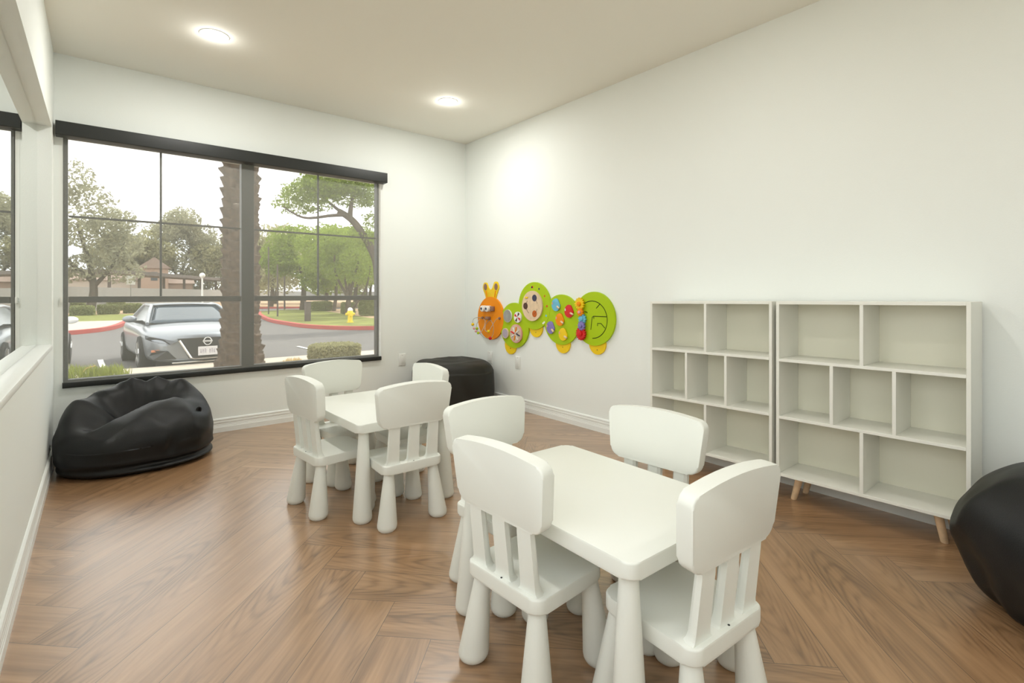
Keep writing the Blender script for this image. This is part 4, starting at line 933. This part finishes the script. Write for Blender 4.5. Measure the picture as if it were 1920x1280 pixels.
# ---- street furniture
def post(name, loc, h, rad, lab, cat, m='carport'):
    r = tag(empty(name, loc), lab, cat); bm = NB(); cone(bm, (0, 0, 0), (0, 0, h), [(0, rad), (1, rad * .85)], 14); obj('pole', bm, M[m], r); return r
s = post('parking_sign', (1.9, 49.0, -.33), 2.6, .04, 'small white sign on a post beyond the hedges', 'sign', 'block')
bm = NB(); box(bm, -.28, .28, -.06, -.04, 2.1, 2.8, .02); obj('sign_plate', bm, M['stripe'], s)
s = post('lamp_post', (8.5, 62.5, -.45), 3.2, .10, 'pale lamp post with round globe behind the wall, left of the palm', 'lamp post', 'stripe')
bm = NB(); ball(bm, (0, 0, 3.45), .28, 16); obj('globe', bm, M['white'], s)
s = post('lamp_post', (13.2, 49.2, -.45), 5.0, .08, 'tall dark lamp post beyond the lawn island, right of the mullion', 'lamp post')
bm = NB(); ball(bm, (0, 0, 5.2), .35, 16, (1.2, 1.2, .8)); obj('globe', bm, M['block'], s)
post('signpost', (8.95, 37.2, -.32), 4.6, .05, 'thin dark post on the lawn tip, left of the pair', 'post'); post('signpost', (8.5, 33.2, -.32), 3.2, .05, 'thin dark post on the lawn tip, right of the pair', 'post')
bm = NB(); box(bm, -.13, .13, -.13, .13, 0, .98, .02); o = tag(obj('utility_cabinet', bm, M['carport']), 'dark square pillar cabinet standing on the lawn island', 'utility box'); o.location = (8.25, 26.6, -.33)
bm = NB(); box(bm, -.15, .15, -.15, .15, .981, 1.02, .01); obj('lid', bm, M['carport'], o)
hy = tag(empty('fire_hydrant', (9.45, 24.0, -.32)), 'yellow fire hydrant with white cap on the lawn island', 'fire hydrant')
bm = NB(); cone(bm, (0, 0, 0), (0, 0, .58), [(0, .17), (.06, .17), (.07, .115), (.75, .115), (.76, .15), (.84, .15), (1, .12)], 20); obj('barrel', bm, M['hydrant'], hy)
bm = NB(); tube(bm, [(-.22, 0, .42), (.22, 0, .42)], .06, 12); tube(bm, [(0, -.22, .38), (0, 0, .38)], .075, 12); obj('nozzle', bm, M['hydrant'], hy)
bm = NB(); ball(bm, (0, 0, .60), .125, 16, (1, 1, 1.1)); obj('cap', bm, M['white'], hy)
# carport
cp = tag(empty('carport', (10, 86, -.45)), 'long flat dark carport roof behind the boundary wall', 'carport')
O2 = Vector((10, 86)); A_ = Vector((1.4, 68.6)) - O2; B_ = Vector((19.1, 103.2)) - O2; dd_ = (B_ - A_).normalized(); nn_ = Vector((-dd_.y, dd_.x)) * 4
bm = NB(); prism(bm, [tuple(A_), tuple(B_), tuple(B_ + nn_), tuple(A_ + nn_)], 3.70, 4.12); obj('roof', bm, M['carport'], cp, smooth=False)
for k in range(6):
    q = A_.lerp(B_, (k + .3) / 6) + nn_ * .4; bm = NB(); box(bm, q.x - .15, q.x + .15, q.y - .15, q.y + .15, 0, 3.69); obj('column', bm, M['carport'], cp, smooth=False)
# apartment block
ab = tag(empty('apartment_building', (6.9, 100, -.45)), 'tan stucco apartment block with stair tower beyond the carport', 'building')
bm = NB(); box(bm, -1.9, 1.9, 0, 7, 0, 5.6); obj('stair_tower', bm, M['stucco'], ab, smooth=False)
bm = NB(); prism(bm, [(-2.3, 5.6), (2.3, 5.6), (0, 7.4)], -.4, 7.4, Matrix(((1, 0, 0, 0), (0, 0, 1, 0), (0, 1, 0, 0), (0, 0, 0, 1)))); obj('roof', bm, M['rooftile'], ab, smooth=False)
bm = NB(); box(bm, -.45, .45, -.05, .1, 3.6, 5.0, .02); obj('window', bm, M['carglass'], ab)
bm = NB(); box(bm, -13, -1.9, 1.5, 9, 0, 3.6); obj('wing_wall', bm, M['stucco2'], ab, smooth=False)
bm = NB(); prism(bm, [(1.0, 3.6), (9.5, 3.6), (5.2, 5.3)], -13.4, -1.9, Matrix(((0, 0, 1, 0), (1, 0, 0, 0), (0, 1, 0, 0), (0, 0, 0, 1)))); obj('wing_roof', bm, M['rooftile'], ab, smooth=False)
bm = NB(); box(bm, 1.9, 5.5, 1.5, 9, 0, 3.2); obj('wing_wall', bm, M['stucco'], ab, smooth=False)
bm = NB(); prism(bm, [(1.0, 3.2), (9.5, 3.2), (5.2, 4.7)], 1.9, 5.8, Matrix(((0, 0, 1, 0), (1, 0, 0, 0), (0, 1, 0, 0), (0, 0, 0, 1)))); obj('wing_roof', bm, M['rooftile'], ab, smooth=False)
